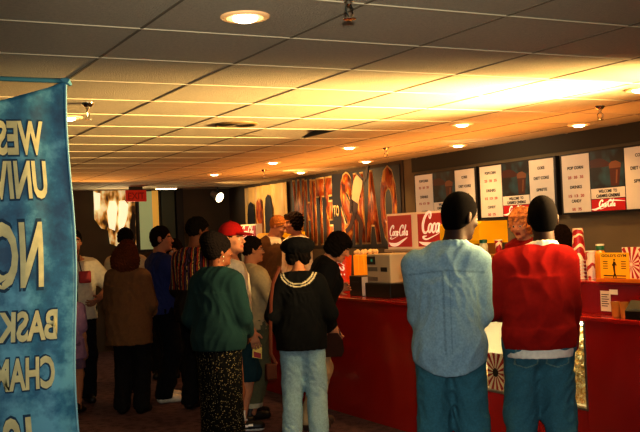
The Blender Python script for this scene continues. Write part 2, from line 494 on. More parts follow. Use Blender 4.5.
        lo = np.minimum(pts.min(0)-.24, [-.28, -.26, -.03]); hi = np.maximum(pts.max(0)+.24, [.28, .26, .1]); lo[2] = -.03
        V, Q = mesh_sdf(L, lo, hi, s.h/s.k)
        col = np.tile(s.skin, (len(V), 1)); q = s.hf(V)
        near = np.linalg.norm(q, axis=1) < .17
        lip = near & (np.abs(q[:, 0]) < .024) & (np.abs(q[:, 2]+.067) < .012) & (q[:, 1] > .085); col[lip] = s.lips
        for sx in (-1, 1):
            br = near & (np.abs(q[:, 0]-sx*.031) < .022) & (np.abs(q[:, 2]-.020) < .006) & (q[:, 1] > .06); col[br] = s.hc*.8+s.skin*.1
            de = np.linalg.norm((q-V3(sx*.031, .09, -.004))/V3(1, 1, .75), axis=1)
            col[near & (de < .0125) & (q[:, 1] > .082)] = (.55, .5, .45)
            col[near & (np.linalg.norm(q-V3(sx*.031, .092, -.004), axis=1) < .0075)] = (.02, .012, .01)
        mesh_np('body', V*s.k, Q, col, M_SKIN, s.root)
        return s
    # -- garments ----------------------------------------------------------
    def garment(s, name, L, lo, hi, col, m=None, post=None, h=None, colf=None):
        V, Q = mesh_sdf(L, lo, hi, (h or s.h)/s.k, post)
        c = np.tile(np.array(hx(col) if isinstance(col, str) else col), (len(V), 1)).astype(np.float32)
        if colf is not None: c = colf(V, c, s)
        return mesh_np(name, V*s.k, Q, c, m or M_CLOTH, s.root)
    def _bounds(s, z0):
        pts = np.array(s.sh+s.el+s.wr+[s.N, s.P]); lo = pts.min(0)-.20; hi = pts.max(0)+.2
        lo = np.minimum(lo, [-.32, -.3, 9]); hi = np.maximum(hi, [.32, .3, 0]); lo[2] = min(z0-.06, pts[:, 2].min()-.12); return lo, hi
    def top(s, name='shirt', col='ffffff', o=.016, hem=.85, prof=None, sleeve=.96, os=.014, ow=.012, neck=.50, amp=.006, wl=.1, m=None, colf=None, seed=1, collar=None, vneck=0, blouse=0, h=None, tail=0.0):
        L = s.torso(o)
        if prof is None: prof = [(.36, .155, .115, .0), (.15, .165, .125, .0), (hem-.95, .185, .15, -.01)]
        prof = [(z, rx*s.b, ry*s.b, cy) for z, rx, ry, cy in prof]
        L.append(('u', .05, f_tube(s.P, s.RT, prof)))
        if blouse: L.append(('u', .03, f_tube(s.P, s.RT, [(hem-.95+.10, prof[-1][1]+blouse, prof[-1][2]+blouse, -.01), (hem-.95+.02, prof[-1][1]+blouse, prof[-1][2]+blouse, -.01), (hem-.95, prof[-1][1]+blouse*.4, prof[-1][2]+blouse*.4, -.01)])))
        A = []
        for i in (0, 1): A += s.arm(i, os, sleeve, os, ow)
        def hemcut(P):
            q = (P-s.P)@s.RT; return (hem-.95+tail*(q[:, 0]/.2)**2-q[:, 2]).astype(np.float32)
        L2 = L+[('n', 0, folds(seed, amp, wl)), ('i', 0, hemcut)]+A+[('n', 0, folds(seed+500, amp*.5, wl))]
        L2.append(('i', 0, f_half(s.T(0, 0, neck+(.03 if collar else 0)), s.RT@V3(0, .35, 1))))
        L2.append(('s', .01, f_cap(s.N+s.RT@V3(0, .018, .005), s.hc0, .060 if not s.female else .054, .062)))
        if vneck: L2.append(('s', .01, f_ell(s.T(0, .10, .46), (.05, .09, vneck))))
        if collar:
            N = s.T(0, -.012, .50); t = []
            for a in range(14):
                th = a*2*PI/14; p = s.T(s.nx*.95+.068*math.cos(th), -.008+.064*math.sin(th), .50+collar-.012*math.sin(th)); t.append(p)
            dn = s.RT@V3(0, 0, -.020)
            for a in range(14):
                L2.append(('u', .012, f_cap(t[a], t[(a+1) % 14], .012, .012)))
                L2.append(('u', .012, f_cap(t[a]*1.0+dn, t[(a+1) % 14]+dn, .014, .014)))
        lo, hi = s._bounds(hem)
        return s.garment(name, L2, lo, hi, col, m, None, h=h, colf=colf)
    def trousers(s, col='223344', o=.018, oh=.03, to=1.0, waist=1.04, hem=.045, amp=.006, m=None, seed=2, colf=None, name='trousers', wl=.1):
        L = [('u', .05, f_ell(s.P+V3(0, -.005, -.01), (.172*s.b+o, .122*s.b+o, .14+o))), ('u', .05, f_ell(s.P+V3(0, 0, .06), (.150*s.b+o, .108*s.b+o, .1+o)))]
        for i in (0, 1): L += [('u', .05, f_ell(s.hip[i]+V3(0, -.055, 0), (.085+o, .085+o, .095+o)))]
        L2 = []
        for i in (0, 1): L2 += s.leg(i, o, oh, to)
        # legs blend within each leg only, then join
        L = L+L2
        L.append(('n', 0, folds(seed, amp, wl, .8)))
        L.append(('i', 0, f_half(V3(0, 0, waist), V3(0, 0, 1)))); L.append(('i', 0, f_half(V3(0, 0, hem), V3(0, 0, -1))))
        pts = np.array(s.hip+s.kn+s.an); lo = pts.min(0)-.2; hi = pts.max(0)+.22; lo[2] = hem-.06; hi[2] = waist+.06
        lo = np.minimum(lo, [-.26, -.26, 9]); hi = np.maximum(hi, [.26, .24, 0])
        return s.garment(name, L, lo, hi, col, m, None, colf=colf)
    def skirt(s, col, prof, name='skirt', amp=.008, colf=None, m=None, seed=3):
        L = [('u', .05, f_ell(s.P+V3(0, -.005, -.01), (.18*s.b, .135*s.b, .14))), ('u', .05, f_tube(V3(s.P[0], s.P[1], 0), np.eye(3, dtype=np.float32), prof))]
        L.append(('i', 0, f_half(V3(0, 0, 1.03), V3(0, 0, 1))))
        z0 = min(p[0] for p in prof)
        return s.garment(name, L, (-.34+s.P[0], -.32+s.P[1], z0-.06), (.34+s.P[0], .32+s.P[1], 1.09), col, m, folds(seed, amp, .07, .12), colf=colf)
    def shoes(s, col='111111', sole=None, size=1.0):
        for i in (0, 1):
            fx, fy, fz, fa = s.ft[i]; d = V3(-math.sin(fa), math.cos(fa), 0); b = V3(fx, fy, fz)
            L = [('u', .03, f_cap(b-d*.055+V3(0, 0, .055), b-d*.05+V3(0, 0, .10), .043*size, .046*size)), ('u', .03, f_cap(b-d*.05+V3(0, 0, .046), b+d*.12+V3(0, 0, .034), .044*size, .040*size)),
                 ('u', .03, f_cap(b-d*.03+V3(0, 0, .10), b+d*.06+V3(0, 0, .05), .036*size, .032*size)), ('i', 0, f_half(b+V3(0, 0, .0), V3(0, 0, -1)))]
            def cf(V, c, s_):
                if sole: c[V[:, 2] < fz+.028] = hx(sole)
                return c
            s.garment('shoe', L, b-V3(.2, .2, .04), b+V3(.2, .22, .2), col, M_LEATHER, h=.007, colf=cf)
        return s
    # -- hair and hats ------------------------------------------------------
    def hair(s, col=None, style='short', amp=.003, wl=.03, seed=5, thick=.010, name='hair', colf=None, h=None):
        c, R = s.hc0, s.Rh; H = lambda *p: c+R@V3(*p); E = lambda p, r: f_ell(H(*p), r, R)
        t = thick
        if style == 'short':
            L = [('u', .02, E((0, -.014, .028), (.077+t, .097+t, .092+t))), ('i', 0, f_half(H(0, 0, -.012), R@V3(0, .62, -.78))), ('s', .010, E((0, .095, -.035), (.088, .070, .092)))]
        elif style == 'fade':
            L = [('u', .02, E((0, -.014, .032), (.076+t*.6, .097+t*.8, .090+t))), ('u', .02, E((0, -.03, .0), (.078+t*.2, .08+t*.5, .085))), ('u', .03, E((0, -.045, -.05), (.058, .048, .05))), ('i', 0, f_half(H(0, 0, -.044), R@V3(0, .62, -.78))), ('s', .010, E((0, .095, -.035), (.090, .072, .092)))]
        elif style == 'curly':
            L = [('u', .03, E((0, -.02, .035), (.085+t, .105+t, .095+t))), ('u', .03, E((.055, -.03, -.03), (.05+t*.5, .07, .07))), ('u', .03, E((-.055, -.03, -.03), (.05+t*.5, .07, .07))),
                 ('u', .03, E((0, .07, .085), (.06, .035, .03))), ('s', .008, E((0, .09, -.035), (.056, .07, .085)))]
        elif style == 'long':
            L = [('u', .03, E((0, -.016, .028), (.080+t, .100+t, .094+t))), ('u', .05, E((0, -.060, -.09), (.150+t, .085+t, .155))), ('u', .04, E((.062, .0, -.09), (.034, .05, .12))), ('u', .04, E((-.062, .0, -.09), (.034, .05, .12))),
                 ('s', .008, E((0, .10, -.05), (.056, .09, .11)))]
        elif style == 'bob':
            L = [('u', .03, E((0, -.016, .028), (.082+t, .102+t, .095+t))), ('u', .04, E((0, -.05, -.05), (.083+t, .06+t, .065))), ('u', .03, E((.070, .012, -.03), (.020, .05, .072))), ('u', .03, E((-.070, .012, -.03), (.020, .05, .072))),
                 ('u', .02, E((0, .07, .065), (.055, .026, .03))), ('s', .008, E((0, .10, -.05), (.050, .06, .085)))]
        elif style == 'updo':
            L = [('u', .02, E((0, -.016, .028), (.079+t, .100+t, .094+t))), ('u', .03, E((0, -.07, .0), (.07+t, .05+t, .07))), ('i', 0, f_half(H(0, 0, -.03), R@V3(0, .62, -.78))), ('s', .006, E((0, .09, -.03), (.070, .05, .09))),
                 ('u', .03, E((0, -.072, .078), (.094, .088, .078)))]
        L.append(('s', .004, E((0, .07, -.02), (.045, .05, .06)))) if style in ('short', 'fade') else None
        V, Q = mesh_sdf(L, H(0, 0, 0)-.27, H(0, 0, 0)+.25, (h or .005)/s.k, curls(seed, amp, wl))
        cc = np.tile(np.array(hx(col)) if col else s.hc, (len(V), 1)).astype(np.float32)
        if colf: cc = colf(V, cc, s)
        mesh_np(name, V*s.k, Q, cc, M_HAIR, s.root); return s
    def headwear(s, name, L, col, m=None, colf=None, post=None):
        V, Q = mesh_sdf(L, s.hc0-.28, s.hc0+.28, .0055/s.k, post)
        cc = np.tile(np.array(hx(col)), (len(V), 1)).astype(np.float32)
        if colf: cc = colf(V, cc, s)
        return mesh_np(name, V*s.k, Q, cc, m or M_CLOTH, s.root)
    def W(s, p):
        """local (1.75 m frame) point to world"""
        return s.root_matrix() @ Vector([float(x)*s.k for x in p])
    def root_matrix(s):
        return Matrix.Translation(s.root.location) @ Matrix.Rotation(s.root.rotation_euler[2], 4, 'Z')
# ------------------------------------------------------------------ camera
F = 972.4; YAW, PITCH, ROLL = 0.48006, 0.01949, -0.04126; CZ = 1.60
_f = Vector((math.sin(YAW)*math.cos(PITCH), math.cos(YAW)*math.cos(PITCH), math.sin(PITCH)))
_r0 = Vector((math.cos(YAW), -math.sin(YAW), 0)); _u0 = _r0.cross(_f)
_r = math.cos(ROLL)*_r0+math.sin(ROLL)*_u0; _u = -math.sin(ROLL)*_r0+math.cos(ROLL)*_u0
cam = bpy.data.cameras.new('camera'); cam.sensor_width = 36; cam.lens = 36*F/640; cam.clip_end = 60
co = bpy.data.objects.new('camera', cam); COL.objects.link(co)
co.matrix_world = Matrix(((_r.x, _u.x, -_f.x, 0), (_r.y, _u.y, -_f.y, 0), (_r.z, _u.z, -_f.z, CZ), (0, 0, 0, 1)))
SC.camera = co

# ------------------------------------------------------------------ the room
CEIL = 2.40; WALLX = 5.87; FARY = 14.35
LX = [0.486+.620*i for i in range(-7, 10)]; TY = [4.112+.60*j for j in range(-9, 18)]
M_CEIL = mat('ceiling_tile', hx('c9bda2'), .9, noise=.10, nscale=60, bump=.6, bscale=140)
M_TBAR = mat('tee_bar', hx('c8bc9e'), .7)
M_GAP_SHADE = mat('tile_joint_shade', hx('82765e'), .9)  # lengthwise bars darker than the tees: gap shade put into the colour
hole = (2.966, 3.586, 6.513, 7.113)
bm = bmesh.new()
xs = sorted(set([-3.0]+[x for x in LX if -3 < x < WALLX]+[WALLX+.05])); ys = sorted(set([-1.3]+[y for y in TY if -1.3 < y < FARY]+[FARY+.05]))
for x0, x1 in zip(xs, xs[1:]):
    for y0, y1 in zip(ys, ys[1:]):
        if abs(x0-hole[0]) < .02 and abs(y0-hole[2]) < .02: continue
        bm.faces.new([bm.verts.new(p) for p in ((x0, y0, CEIL), (x0, y1, CEIL), (x1, y1, CEIL), (x1, y0, CEIL))])
me = bpy.data.meshes.new('ceiling'); bm.to_mesh(me); bm.free(); tag(link('ceiling', me, M_CEIL), kind='structure')
# plenum above the opened tile
bm = bmesh.new(); x0, x1, y0, y1 = hole
for q in (((x0, y0, CEIL), (x0, y1, CEIL), (x0, y1, CEIL+.35), (x0, y0, CEIL+.35)), ((x1, y0, CEIL), (x1, y1, CEIL), (x1, y1, CEIL+.35), (x1, y0, CEIL+.35)),
          ((x0, y0, CEIL), (x1, y0, CEIL), (x1, y0, CEIL+.35), (x0, y0, CEIL+.35)), ((x0, y1, CEIL), (x1, y1, CEIL), (x1, y1, CEIL+.35), (x0, y1, CEIL+.35)),
          ((x0, y0, CEIL+.35), (x1, y0, CEIL+.35), (x1, y1, CEIL+.35), (x0, y1, CEIL+.35))):
    bm.faces.new([bm.verts.new(p) for p in q])
tag(ob('ceiling_opening', bm, mat('plenum', hx('5d5038'), .95)), kind='structure')
bm = bmesh.new()
for y in TY:
    if -1.3 < y < FARY: B((-3, y-.007, CEIL-.004), (WALLX, y+.007, CEIL+.001), bm=bm)
tag(ob('trim_1', bm, M_TBAR), kind='structure')
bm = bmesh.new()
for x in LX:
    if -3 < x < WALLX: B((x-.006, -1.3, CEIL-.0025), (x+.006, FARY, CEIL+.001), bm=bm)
tag(ob('trim_2', bm, M_GAP_SHADE), kind='structure')
# carpet
m, n, l, b = nt('carpet'); tc = n.new('ShaderNodeTexCoord'); t = n.new('ShaderNodeTexNoise'); t.inputs['Scale'].default_value = 90; t.inputs['Detail'].default_value = 3
t2 = n.new('ShaderNodeTexVoronoi'); t2.inputs['Scale'].default_value = 14
l.new(tc.outputs['Object'], t.inputs['Vector']); l.new(tc.outputs['Object'], t2.inputs['Vector'])
cr = n.new('ShaderNodeValToRGB'); cr.color_ramp.elements[0].position = .35; cr.color_ramp.elements[1].position = .7
cr.color_ramp.elements[0].color = (*hx('33201f'), 1); cr.color_ramp.elements[1].color = (*hx('5e4648'), 1)
ad = n.new('ShaderNodeMath'); ad.operation = 'MULTIPLY_ADD'; l.new(t2.outputs['Distance'], ad.inputs[0]); ad.inputs[1].default_value = .45; l.new(t.outputs['Fac'], ad.inputs[2])
sb = n.new('ShaderNodeMath'); sb.operation = 'SUBTRACT'; l.new(ad.outputs[0], sb.inputs[0]); sb.inputs[1].default_value = .12
l.new(sb.outputs[0], cr.inputs['Fac']); l.new(cr.outputs['Color'], b.inputs['Base Color']); b.inputs['Roughness'].default_value = .95; b.inputs['Specular IOR Level'].default_value = .1
bp = n.new('ShaderNodeBump'); bp.inputs['Strength'].default_value = .5; l.new(t.outputs['Fac'], bp.inputs['Height']); l.new(bp.outputs['Normal'], b.inputs['Normal'])
tag(ob('floor', B((-3, -1.3, -.06), (WALLX+.1, FARY+.1, 0)), m), kind='structure')
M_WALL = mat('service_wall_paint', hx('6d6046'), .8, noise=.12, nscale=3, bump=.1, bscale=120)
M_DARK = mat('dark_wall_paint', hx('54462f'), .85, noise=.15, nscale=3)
tag(ob('wall_right', B((WALLX, -1.3, 0), (WALLX+.1, FARY+.1, CEIL+.02)), M_WALL), kind='structure')
tag(ob('wall_far', B((-3, FARY, 0), (WALLX, FARY+.1, CEIL+.02)), M_DARK), kind='structure')
# dark band above the boards and the darker stretch of wall behind the far banners
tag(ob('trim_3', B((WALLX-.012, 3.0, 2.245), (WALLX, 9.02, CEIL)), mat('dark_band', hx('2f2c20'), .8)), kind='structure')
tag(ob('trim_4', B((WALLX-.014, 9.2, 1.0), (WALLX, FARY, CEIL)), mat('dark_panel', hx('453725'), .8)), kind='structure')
# door jambs of the far passage
M_JAMB = mat('jamb_green', hx('3c4636'), .6)
tag(ob('trim_5', B((4.72, FARY-.05, 0), (4.93, FARY, CEIL)), M_JAMB), kind='structure')
tag(ob('trim_6', B((4.95, FARY-.09, 0), (5.06, FARY, CEIL)), mat('jamb_black', hx('15130f'), .6)), kind='structure')

# ------------------------------------------------------------------ lights in the ceiling
M_RING = mat('can_trim', hx('e8c796'), .35, emit=hx('ffb060'), estr=.35)
M_BULB = mat('can_bulb', (1, .9, .7), .5, emit=rgb(255, 236, 190), estr=9)
M_BULB2 = mat('can_glow', (1, .8, .5), .5, emit=rgb(255, 200, 120), estr=1.6)
def lamp(name, kind, loc, energy, color, aim=None, size=.05, angle=120, blend=.6, sizey=None):
    d = bpy.data.lights.new(name, kind); d.energy = energy; d.color = color
    if kind == 'AREA':
        d.size = size
        if sizey: d.shape = 'RECTANGLE'; d.size_y = sizey
    else: d.shadow_soft_size = size
    if kind == 'SPOT': d.spot_size = math.radians(angle); d.spot_blend = blend
    o = bpy.data.objects.new(name, d); COL.objects.link(o); o.location = loc
    if aim is not None: o.rotation_euler = (Vector(aim)-Vector(loc)).to_track_quat('-Z', 'Y').to_euler()
    return o
WARM = (1, .56, .20)
cans = [(1.399, 3.208, 'large recessed downlight glowing in the nearest grey ceiling tiles'),
        (1.43, 6.10, 'small recessed downlight beside the top edge of the blue banner'),
        (4.40, 6.046, 'recessed downlight over the counter front above the man in denim'),
        (4.40, 7.811, 'recessed downlight over the counter front above the cash register'),
        (4.38, 9.45, 'recessed downlight over the counter front above the dark-haired server'),
        (4.37, 11.147, 'recessed downlight over the counter front above the red baseball cap'),
        (4.44, 4.284, 'recessed downlight in the bright ceiling at the right picture edge'),
        (5.46, 5.93, 'recessed downlight nearest above the third menu board'),
        (5.45, 7.566, 'recessed downlight close above the gap of first and second menu boards'),
        (5.46, 9.324, 'recessed downlight beside the right end of the big collage banner'),
        (5.44, 10.92, 'recessed downlight above the left end of the big collage banner')]
for x, y, lab in cans:
    t = thing('recessed_downlight', lab, 'ceiling light', (x, y, CEIL), 0, 'round downlights in the tiled ceiling')
    ob('trim_ring', lathe([(.088, 0), (.088, -.006), (.080, -.011), (.068, -.009), (.062, 0)], 32), M_RING, t, True)
    ob('reflector', lathe([(.066, -.001), (.066, -.005), (.030, -.007), (0, -.007)], 32), M_BULB2, t, True)
    ob('bulb', lathe([(.046, -.006), (.043, -.016), (.028, -.022), (0, -.024)], 24), M_BULB, t, True)
    near = y < 3.5
    lamp('downlight_lamp', 'SPOT', (x, y, CEIL-.035), 30 if not near else 9, WARM, (x, y, 0), .05, 130, .8)
t = thing('ceiling_speaker', 'dark round ceiling grille flush in the bright tiles above the crowd', 'speaker', (2.639, 6.282, CEIL))
ob('rim', lathe([(.150, 0), (.150, -.006), (.135, -.012), (.128, -.008), (.128, 0)], 36), mat('speaker_rim', hx('7a6238'), .5), t, True)
bm = lathe([(.128, -.002), (.128, -.006), (0, -.006)], 36)
for k in range(5): lathe([(.022*(k+1)+.006, -.006), (.022*(k+1)+.006, -.010), (.022*(k+1), -.010), (.022*(k+1), -.006)], 36, bm)
ob('grille', bm, mat('speaker_grille', hx('3d2f18'), .7), t)
M_CHROME = mat('chrome', hx('cfc8b8'), .18, 1.0)
for x, y, lab in [(1.392, 5.458, 'chrome ceiling sprinkler right beside the blue banner'), (1.584, 2.773, 'chrome ceiling sprinkler cut off by the top picture edge'),
                  (4.781, 4.982, 'chrome ceiling sprinkler above the third menu board'), (4.828, 7.865, 'chrome ceiling sprinkler between the banner and the first menu board'),
                  (4.74, 10.492, 'chrome ceiling sprinkler hanging before the left half of the collage banner')]:
    t = thing('ceiling_sprinkler', lab, 'sprinkler', (x, y, CEIL), random.random()*3, 'sprinkler heads')
    ob('escutcheon', lathe([(.034, 0), (.033, -.006), (.020, -.022), (.014, -.024), (.014, -.034), (.009, -.036), (.009, -.046)], 20), M_CHROME, t, True)
    bm = tube([(0.008, 0, -.044), (.020, 0, -.056), (.018, 0, -.074), (.004, 0, -.088)], .0035, 6); tube([(-0.008, 0, -.044), (-.020, 0, -.056), (-.018, 0, -.074), (-.004, 0, -.088)], .0035, 6, bm)
    ob('yoke', bm, M_CHROME, t, True)
    bm = lathe([(.004, -.084), (.006, -.090), (.022, -.091), (.022, -.094), (0, -.095)], 16)
    ob('deflector', bm, M_CHROME, t, True)
# the tile that has been pushed up and skewed in its opening
t = B((-.30, -.29, -.008), (.30, .29, .008), bev=.003)
o = ob('ceiling_tile', t, M_CEIL); o.location = (3.25, 6.83, CEIL+.062); o.rotation_euler = (math.radians(-9), math.radians(4), math.radians(3))
tag(o, 'loose ceiling tile pushed up and skewed in its dark opening', 'ceiling tile')

# ------------------------------------------------------------------ the blue banner, seen from its back
def fold_y(x, z): return .010*math.sin(x*17+z*1.3)*min(1, (2.45-z)*1.2)+.006*math.sin(x*31-z*2.1)
BY = 4.68
m, n, l, b = nt('tie_dyed_cloth'); tc = n.new('ShaderNodeTexCoord')
t1 = n.new('ShaderNodeTexNoise'); t1.inputs['Scale'].default_value = 7; t1.inputs['Detail'].default_value = 6; t1.inputs['Roughness'].default_value = .62
l.new(tc.outputs['Object'], t1.inputs['Vector'])
cr = n.new('ShaderNodeValToRGB'); e = cr.color_ramp.elements; e[0].position = .36; e[0].color = (*hx('0b4a70'), 1); e[1].position = .68; e[1].color = (*hx('5fa3bd'), 1)
k = e.new(.50); k.color = (*hx('1f6a8e'), 1)
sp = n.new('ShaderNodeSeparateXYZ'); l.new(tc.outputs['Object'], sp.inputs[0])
mr = n.new('ShaderNodeMapRange'); mr.inputs['From Min'].default_value = .7; mr.inputs['From Max'].default_value = 1.9; mr.inputs['To Min'].default_value = .13; mr.inputs['To Max'].default_value = -.05  # lighter towards the bottom: flash light put into the dye colour
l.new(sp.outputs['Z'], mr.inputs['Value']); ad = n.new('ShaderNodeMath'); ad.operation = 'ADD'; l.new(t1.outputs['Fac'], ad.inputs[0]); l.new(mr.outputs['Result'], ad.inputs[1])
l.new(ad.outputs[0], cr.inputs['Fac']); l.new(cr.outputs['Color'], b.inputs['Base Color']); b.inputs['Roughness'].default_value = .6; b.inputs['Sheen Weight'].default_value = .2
M_TIE = m
ban = thing('hanging_banner', 'tie-dyed blue cloth banner hung from the ceiling, lettering seen mirrored', 'banner', (0, 0, 0))
bm = bmesh.new(); NXB, NZB = 40, 90; G = []
for i in range(NXB+1):
    u = i/NXB; x = .38+.718*u; row = []
    sag = .11*((1-u)/.443)**.8
    for j in range(NZB+1):
        v = j/NZB; z = .52+(CEIL-.004-sag-.52)*v
        row.append(bm.verts.new((x+(.012*math.sin(z*5)*u if v < .98 else 0), BY+fold_y(x, z), z)))
    G.append(row)
for i in range(NXB):
    for j in range(NZB): bm.faces.new((G[i][j], G[i+1][j], G[i+1][j+1], G[i][j+1]))
me = bpy.data.meshes.new('cloth'); bm.to_mesh(me); bm.free(); me.polygons.foreach_set('use_smooth', [True]*len(me.polygons))
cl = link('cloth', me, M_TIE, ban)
sm = cl.modifiers.new('thickness', 'SOLIDIFY'); sm.thickness = .003; sm.offset = 1
zz = [.52+(CEIL-.006-.52)*i/40 for i in range(41)]
ob('side_hem', tube([(1.098+.012*math.sin(z*5), BY+fold_y(1.098, z), z) for z in zz], .006, 6), mat('hem_blue', hx('7fb4c6'), .6), ban, True)
ob('top_rail', tube([(.30, BY-.02, CEIL-.012), (1.10, BY, CEIL-.012)], .011, 8), mat('rail_blue', hx('2c6a84'), .5), ban, True)
bm = tube([(1.07, BY, CEIL-.002), (1.10, BY-.012, CEIL-.014), (1.115, BY, CEIL-.03)], [.012, .016, .007], 8)
ob('corner_knot', bm, mat('knot_blue', hx('4f8ea6'), .7), ban, True)
M_LET = mat('banner_letters', hx('c9c394'), .75, noise=.18, nscale=18); M_LETD = mat('banner_letter_halo', hx('123c58'), .8)
for s_, xr, zb, h_, w_ in [('WES', .985, 2.040, .148, .215), ('UNIVE', .988, 1.835, .165, .30), ('NC', .945, 1.425, .285, .222), ('BASK', 1.010, 1.168, .130, .272), ('CHAM', .998, .942, .140, .275), ('19', .880, .60, .205, .13)]:
    for nm, mm, bold, dy in (('letter_halo', M_LETD, .075, .004), ('lettering', M_LET, .035, .007)):  # dark halo dyed around each letter
        nb = text_bm(s_, h_, w_, bold=bold, depth=.0, mirror=True)
        bmesh.ops.subdivide_edges(nb, edges=[e for e in nb.edges if e.calc_length() > .03], cuts=2)
        for v in nb.verts:
            x, z = xr+v.co.x, zb+v.co.y; v.co = Vector((x+.012*math.sin(z*5)*.9, BY+fold_y(x, z)-dy, z))
        ob(nm, nb, mm, ban)

# ------------------------------------------------------------------ the concession counter
M_RED = mat('red_laminate', hx('a01812'), .22, noise=.06, nscale=4, spec=.5, coat=.3)
M_REDD = mat('dark_red_laminate', hx('5c0d0b'), .3)
M_STEEL = mat('brushed_steel', hx('b8b2a4'), .3, 1.0)
M_CREAM = mat('display_lining', hx('f3ecc8'), .6, emit=hx('fff0c0'), estr=.35)  # lining glows of itself, the tube's light put into its colour
M_TUBEL = mat('display_tube', (1, 1, .9), .4, emit=rgb(255, 246, 210), estr=7)
m, n, l, b = nt('clear_glass'); n.remove(b); tr = n.new('ShaderNodeBsdfTransparent'); gl = n.new('ShaderNodeBsdfGlossy'); gl.inputs['Roughness'].default_value = .03
tr.inputs['Color'].default_value = (.95, .97, .93, 1); mx = n.new('ShaderNodeMixShader'); mx.inputs[0].default_value = .06
l.new(tr.outputs[0], mx.inputs[1]); l.new(gl.outputs[0], mx.inputs[2]); l.new(mx.outputs[0], n['Material Output'].inputs['Surface']); M_GLASS = m
CX, CT = 4.15, 1.04; W0, W1, WZ0, WZ1 = 4.545, 5.90, .47, 1.015
ct = thing('concession_counter', 'long glossy red concession counter with a lit popcorn window', 'counter', (CX, 3.2, 0))
def cB(x0, y0, z0, x1, y1, z1, bev=.004, bm=None): return B((x0-CX, y0-3.2, z0), (x1-CX, y1-3.2, z1), bev=bev, bm=bm)
bm = cB(CX, 3.2, .0, CX+.06, W0, CT-.03)
ob('front_panel', bm, M_RED, ct)
bm = cB(CX, W1, .0, CX+.06, 8.9, CT-.03); ob('front_panel', bm, M_RED, ct)
bm = cB(CX, 8.905, .0, CX+.06, 11.4, CT-.03); ob('front_panel', bm, M_RED, ct)
bm = cB(CX, 11.405, .0, CX+.06, 13.9, CT-.03); ob('front_panel', bm, M_RED, ct)
ob('window_apron', cB(CX, W0, 0, CX+.06, W1, WZ0), M_RED, ct)
ob('window_header', cB(CX, W0, WZ1, CX+.06, W1, CT-.03, .002), M_RED, ct)
bm = cB(CX-.025, 3.15, CT-.03, CX+.72, 13.9, CT, .006); ob('countertop', bm, M_RED, ct)
bm = cB(CX+.66, 3.2, 0, CX+.72, 13.85, CT-.03); ob('back_panel', bm, M_REDD, ct)
ob('window_glass', cB(CX+.012, W0, WZ0, CX+.018, W1, WZ1, 0), M_GLASS, ct)
bm = cB(CX-.004, W0-.008, WZ0-.01, CX+.03, W0+.008, WZ1+.005, .002); cB(CX-.004, W0, WZ0-.010, CX+.03, W1, WZ0+.004, .002, bm)
ob('window_frame', bm, M_STEEL, ct)
bm = cB(CX+.50, W0, WZ0-.02, CX+.52, W1, WZ1, 0); cB(CX+.06, W0, WZ0-.04, CX+.52, W1, WZ0-.02, 0, bm); cB(CX+.06, W0-.02, WZ0, CX+.52, W0, WZ1, 0, bm); cB(CX+.06, W1, WZ0, CX+.52, W1+.02, WZ1, 0, bm)
ob('display_lining', bm, M_CREAM, ct)
ob('display_tube', tube([(.05, W0-3.15, WZ1-.03), (.05, W1-3.25, WZ1-.03)], .012, 8), M_TUBEL, ct, True)
bm = bmesh.new(); a = (.05, 5.36-3.2, WZ1-.01); c_ = (.06, 5.10-3.2, WZ0+.22)
ob('display_brace', tube([a, c_], .03, 4), mat('brace_green', hx('8e9560'), .5), ct)
# popcorn heaped behind the glass
m, n, l, b = nt('popcorn'); oi = n.new('ShaderNodeTexCoord'); t = n.new('ShaderNodeTexNoise'); t.inputs['Scale'].default_value = 45; t.inputs['Detail'].default_value = 2
l.new(oi.outputs['Object'], t.inputs['Vector']); cr = n.new('ShaderNodeValToRGB'); cr.color_ramp.elements[0].position = .35; cr.color_ramp.elements[1].position = .6
cr.color_ramp.elements[0].color = (*hx('d09a2c'), 1); cr.color_ramp.elements[1].color = (*hx('f4e6b0'), 1)
l.new(t.outputs['Fac'], cr.inputs['Fac']); l.new(cr.outputs['Color'], b.inputs['Base Color']); b.inputs['Roughness'].default_value = .8
M_POP = m
def pop_z(y): return .94 if y < 4.95 else (.94-(y-4.95)*.78 if y < 5.40 else .55)
bm = bmesh.new(); rnd = random.Random(4)
base = bmesh.new(); bmesh.ops.create_icosphere(base, subdivisions=1, radius=1)
bv = [v.co.copy() for v in base.verts]; bf = [[v.index for v in f.verts] for f in base.faces]; base.free()
def blob(p, r):
    T = Matrix.Rotation(rnd.random()*6, 3, Vector((rnd.random(), rnd.random(), rnd.random()+.1)))
    vs = [bm.verts.new(Vector((max(CX+.06, min(p[0], CX+.46)), min(max(p[1], W0+.016), W1-.02), max(p[2], WZ0+.014)))+T@(v*r*(1+.25*rnd.random()))) for v in bv]
    for f in bf: bm.faces.new([vs[i] for i in f]).smooth = True
for i in range(1500):
    y = W0+.03+rnd.random()*(W1-W0-.08); zt = pop_z(y); z = WZ0+.005+rnd.random()*(zt-WZ0)
    x = CX+.085+rnd.random()*.02
    if rnd.random() < .25: z = zt; x = CX+.09+rnd.random()*.36
    r = .009+rnd.random()*.004
    for k in range(3): blob((x+rnd.uniform(-.006, .006), y+rnd.uniform(-.009, .009), z+rnd.uniform(-.009, .009)), r)
yy = [W0+.02, 4.95, 5.40, W1-.02]
prof = [(y, pop_z(y)) for y in yy]
vf = [bm.verts.new((CX+.095, y, z)) for y, z in prof]; vb = [bm.verts.new((CX+.47, y, z)) for y, z in prof]
v0 = [bm.verts.new((CX+.095, y, WZ0+.002)) for y, z in prof]
for i in range(3):
    bm.faces.new((vf[i], vf[i+1], vb[i+1], vb[i])); bm.faces.new((v0[i], v0[i+1], vf[i+1], vf[i]))
o = ob('popcorn', bm, M_POP); tag(o, 'yellow popcorn heaped behind the counter window glass', 'popcorn', kind='stuff')
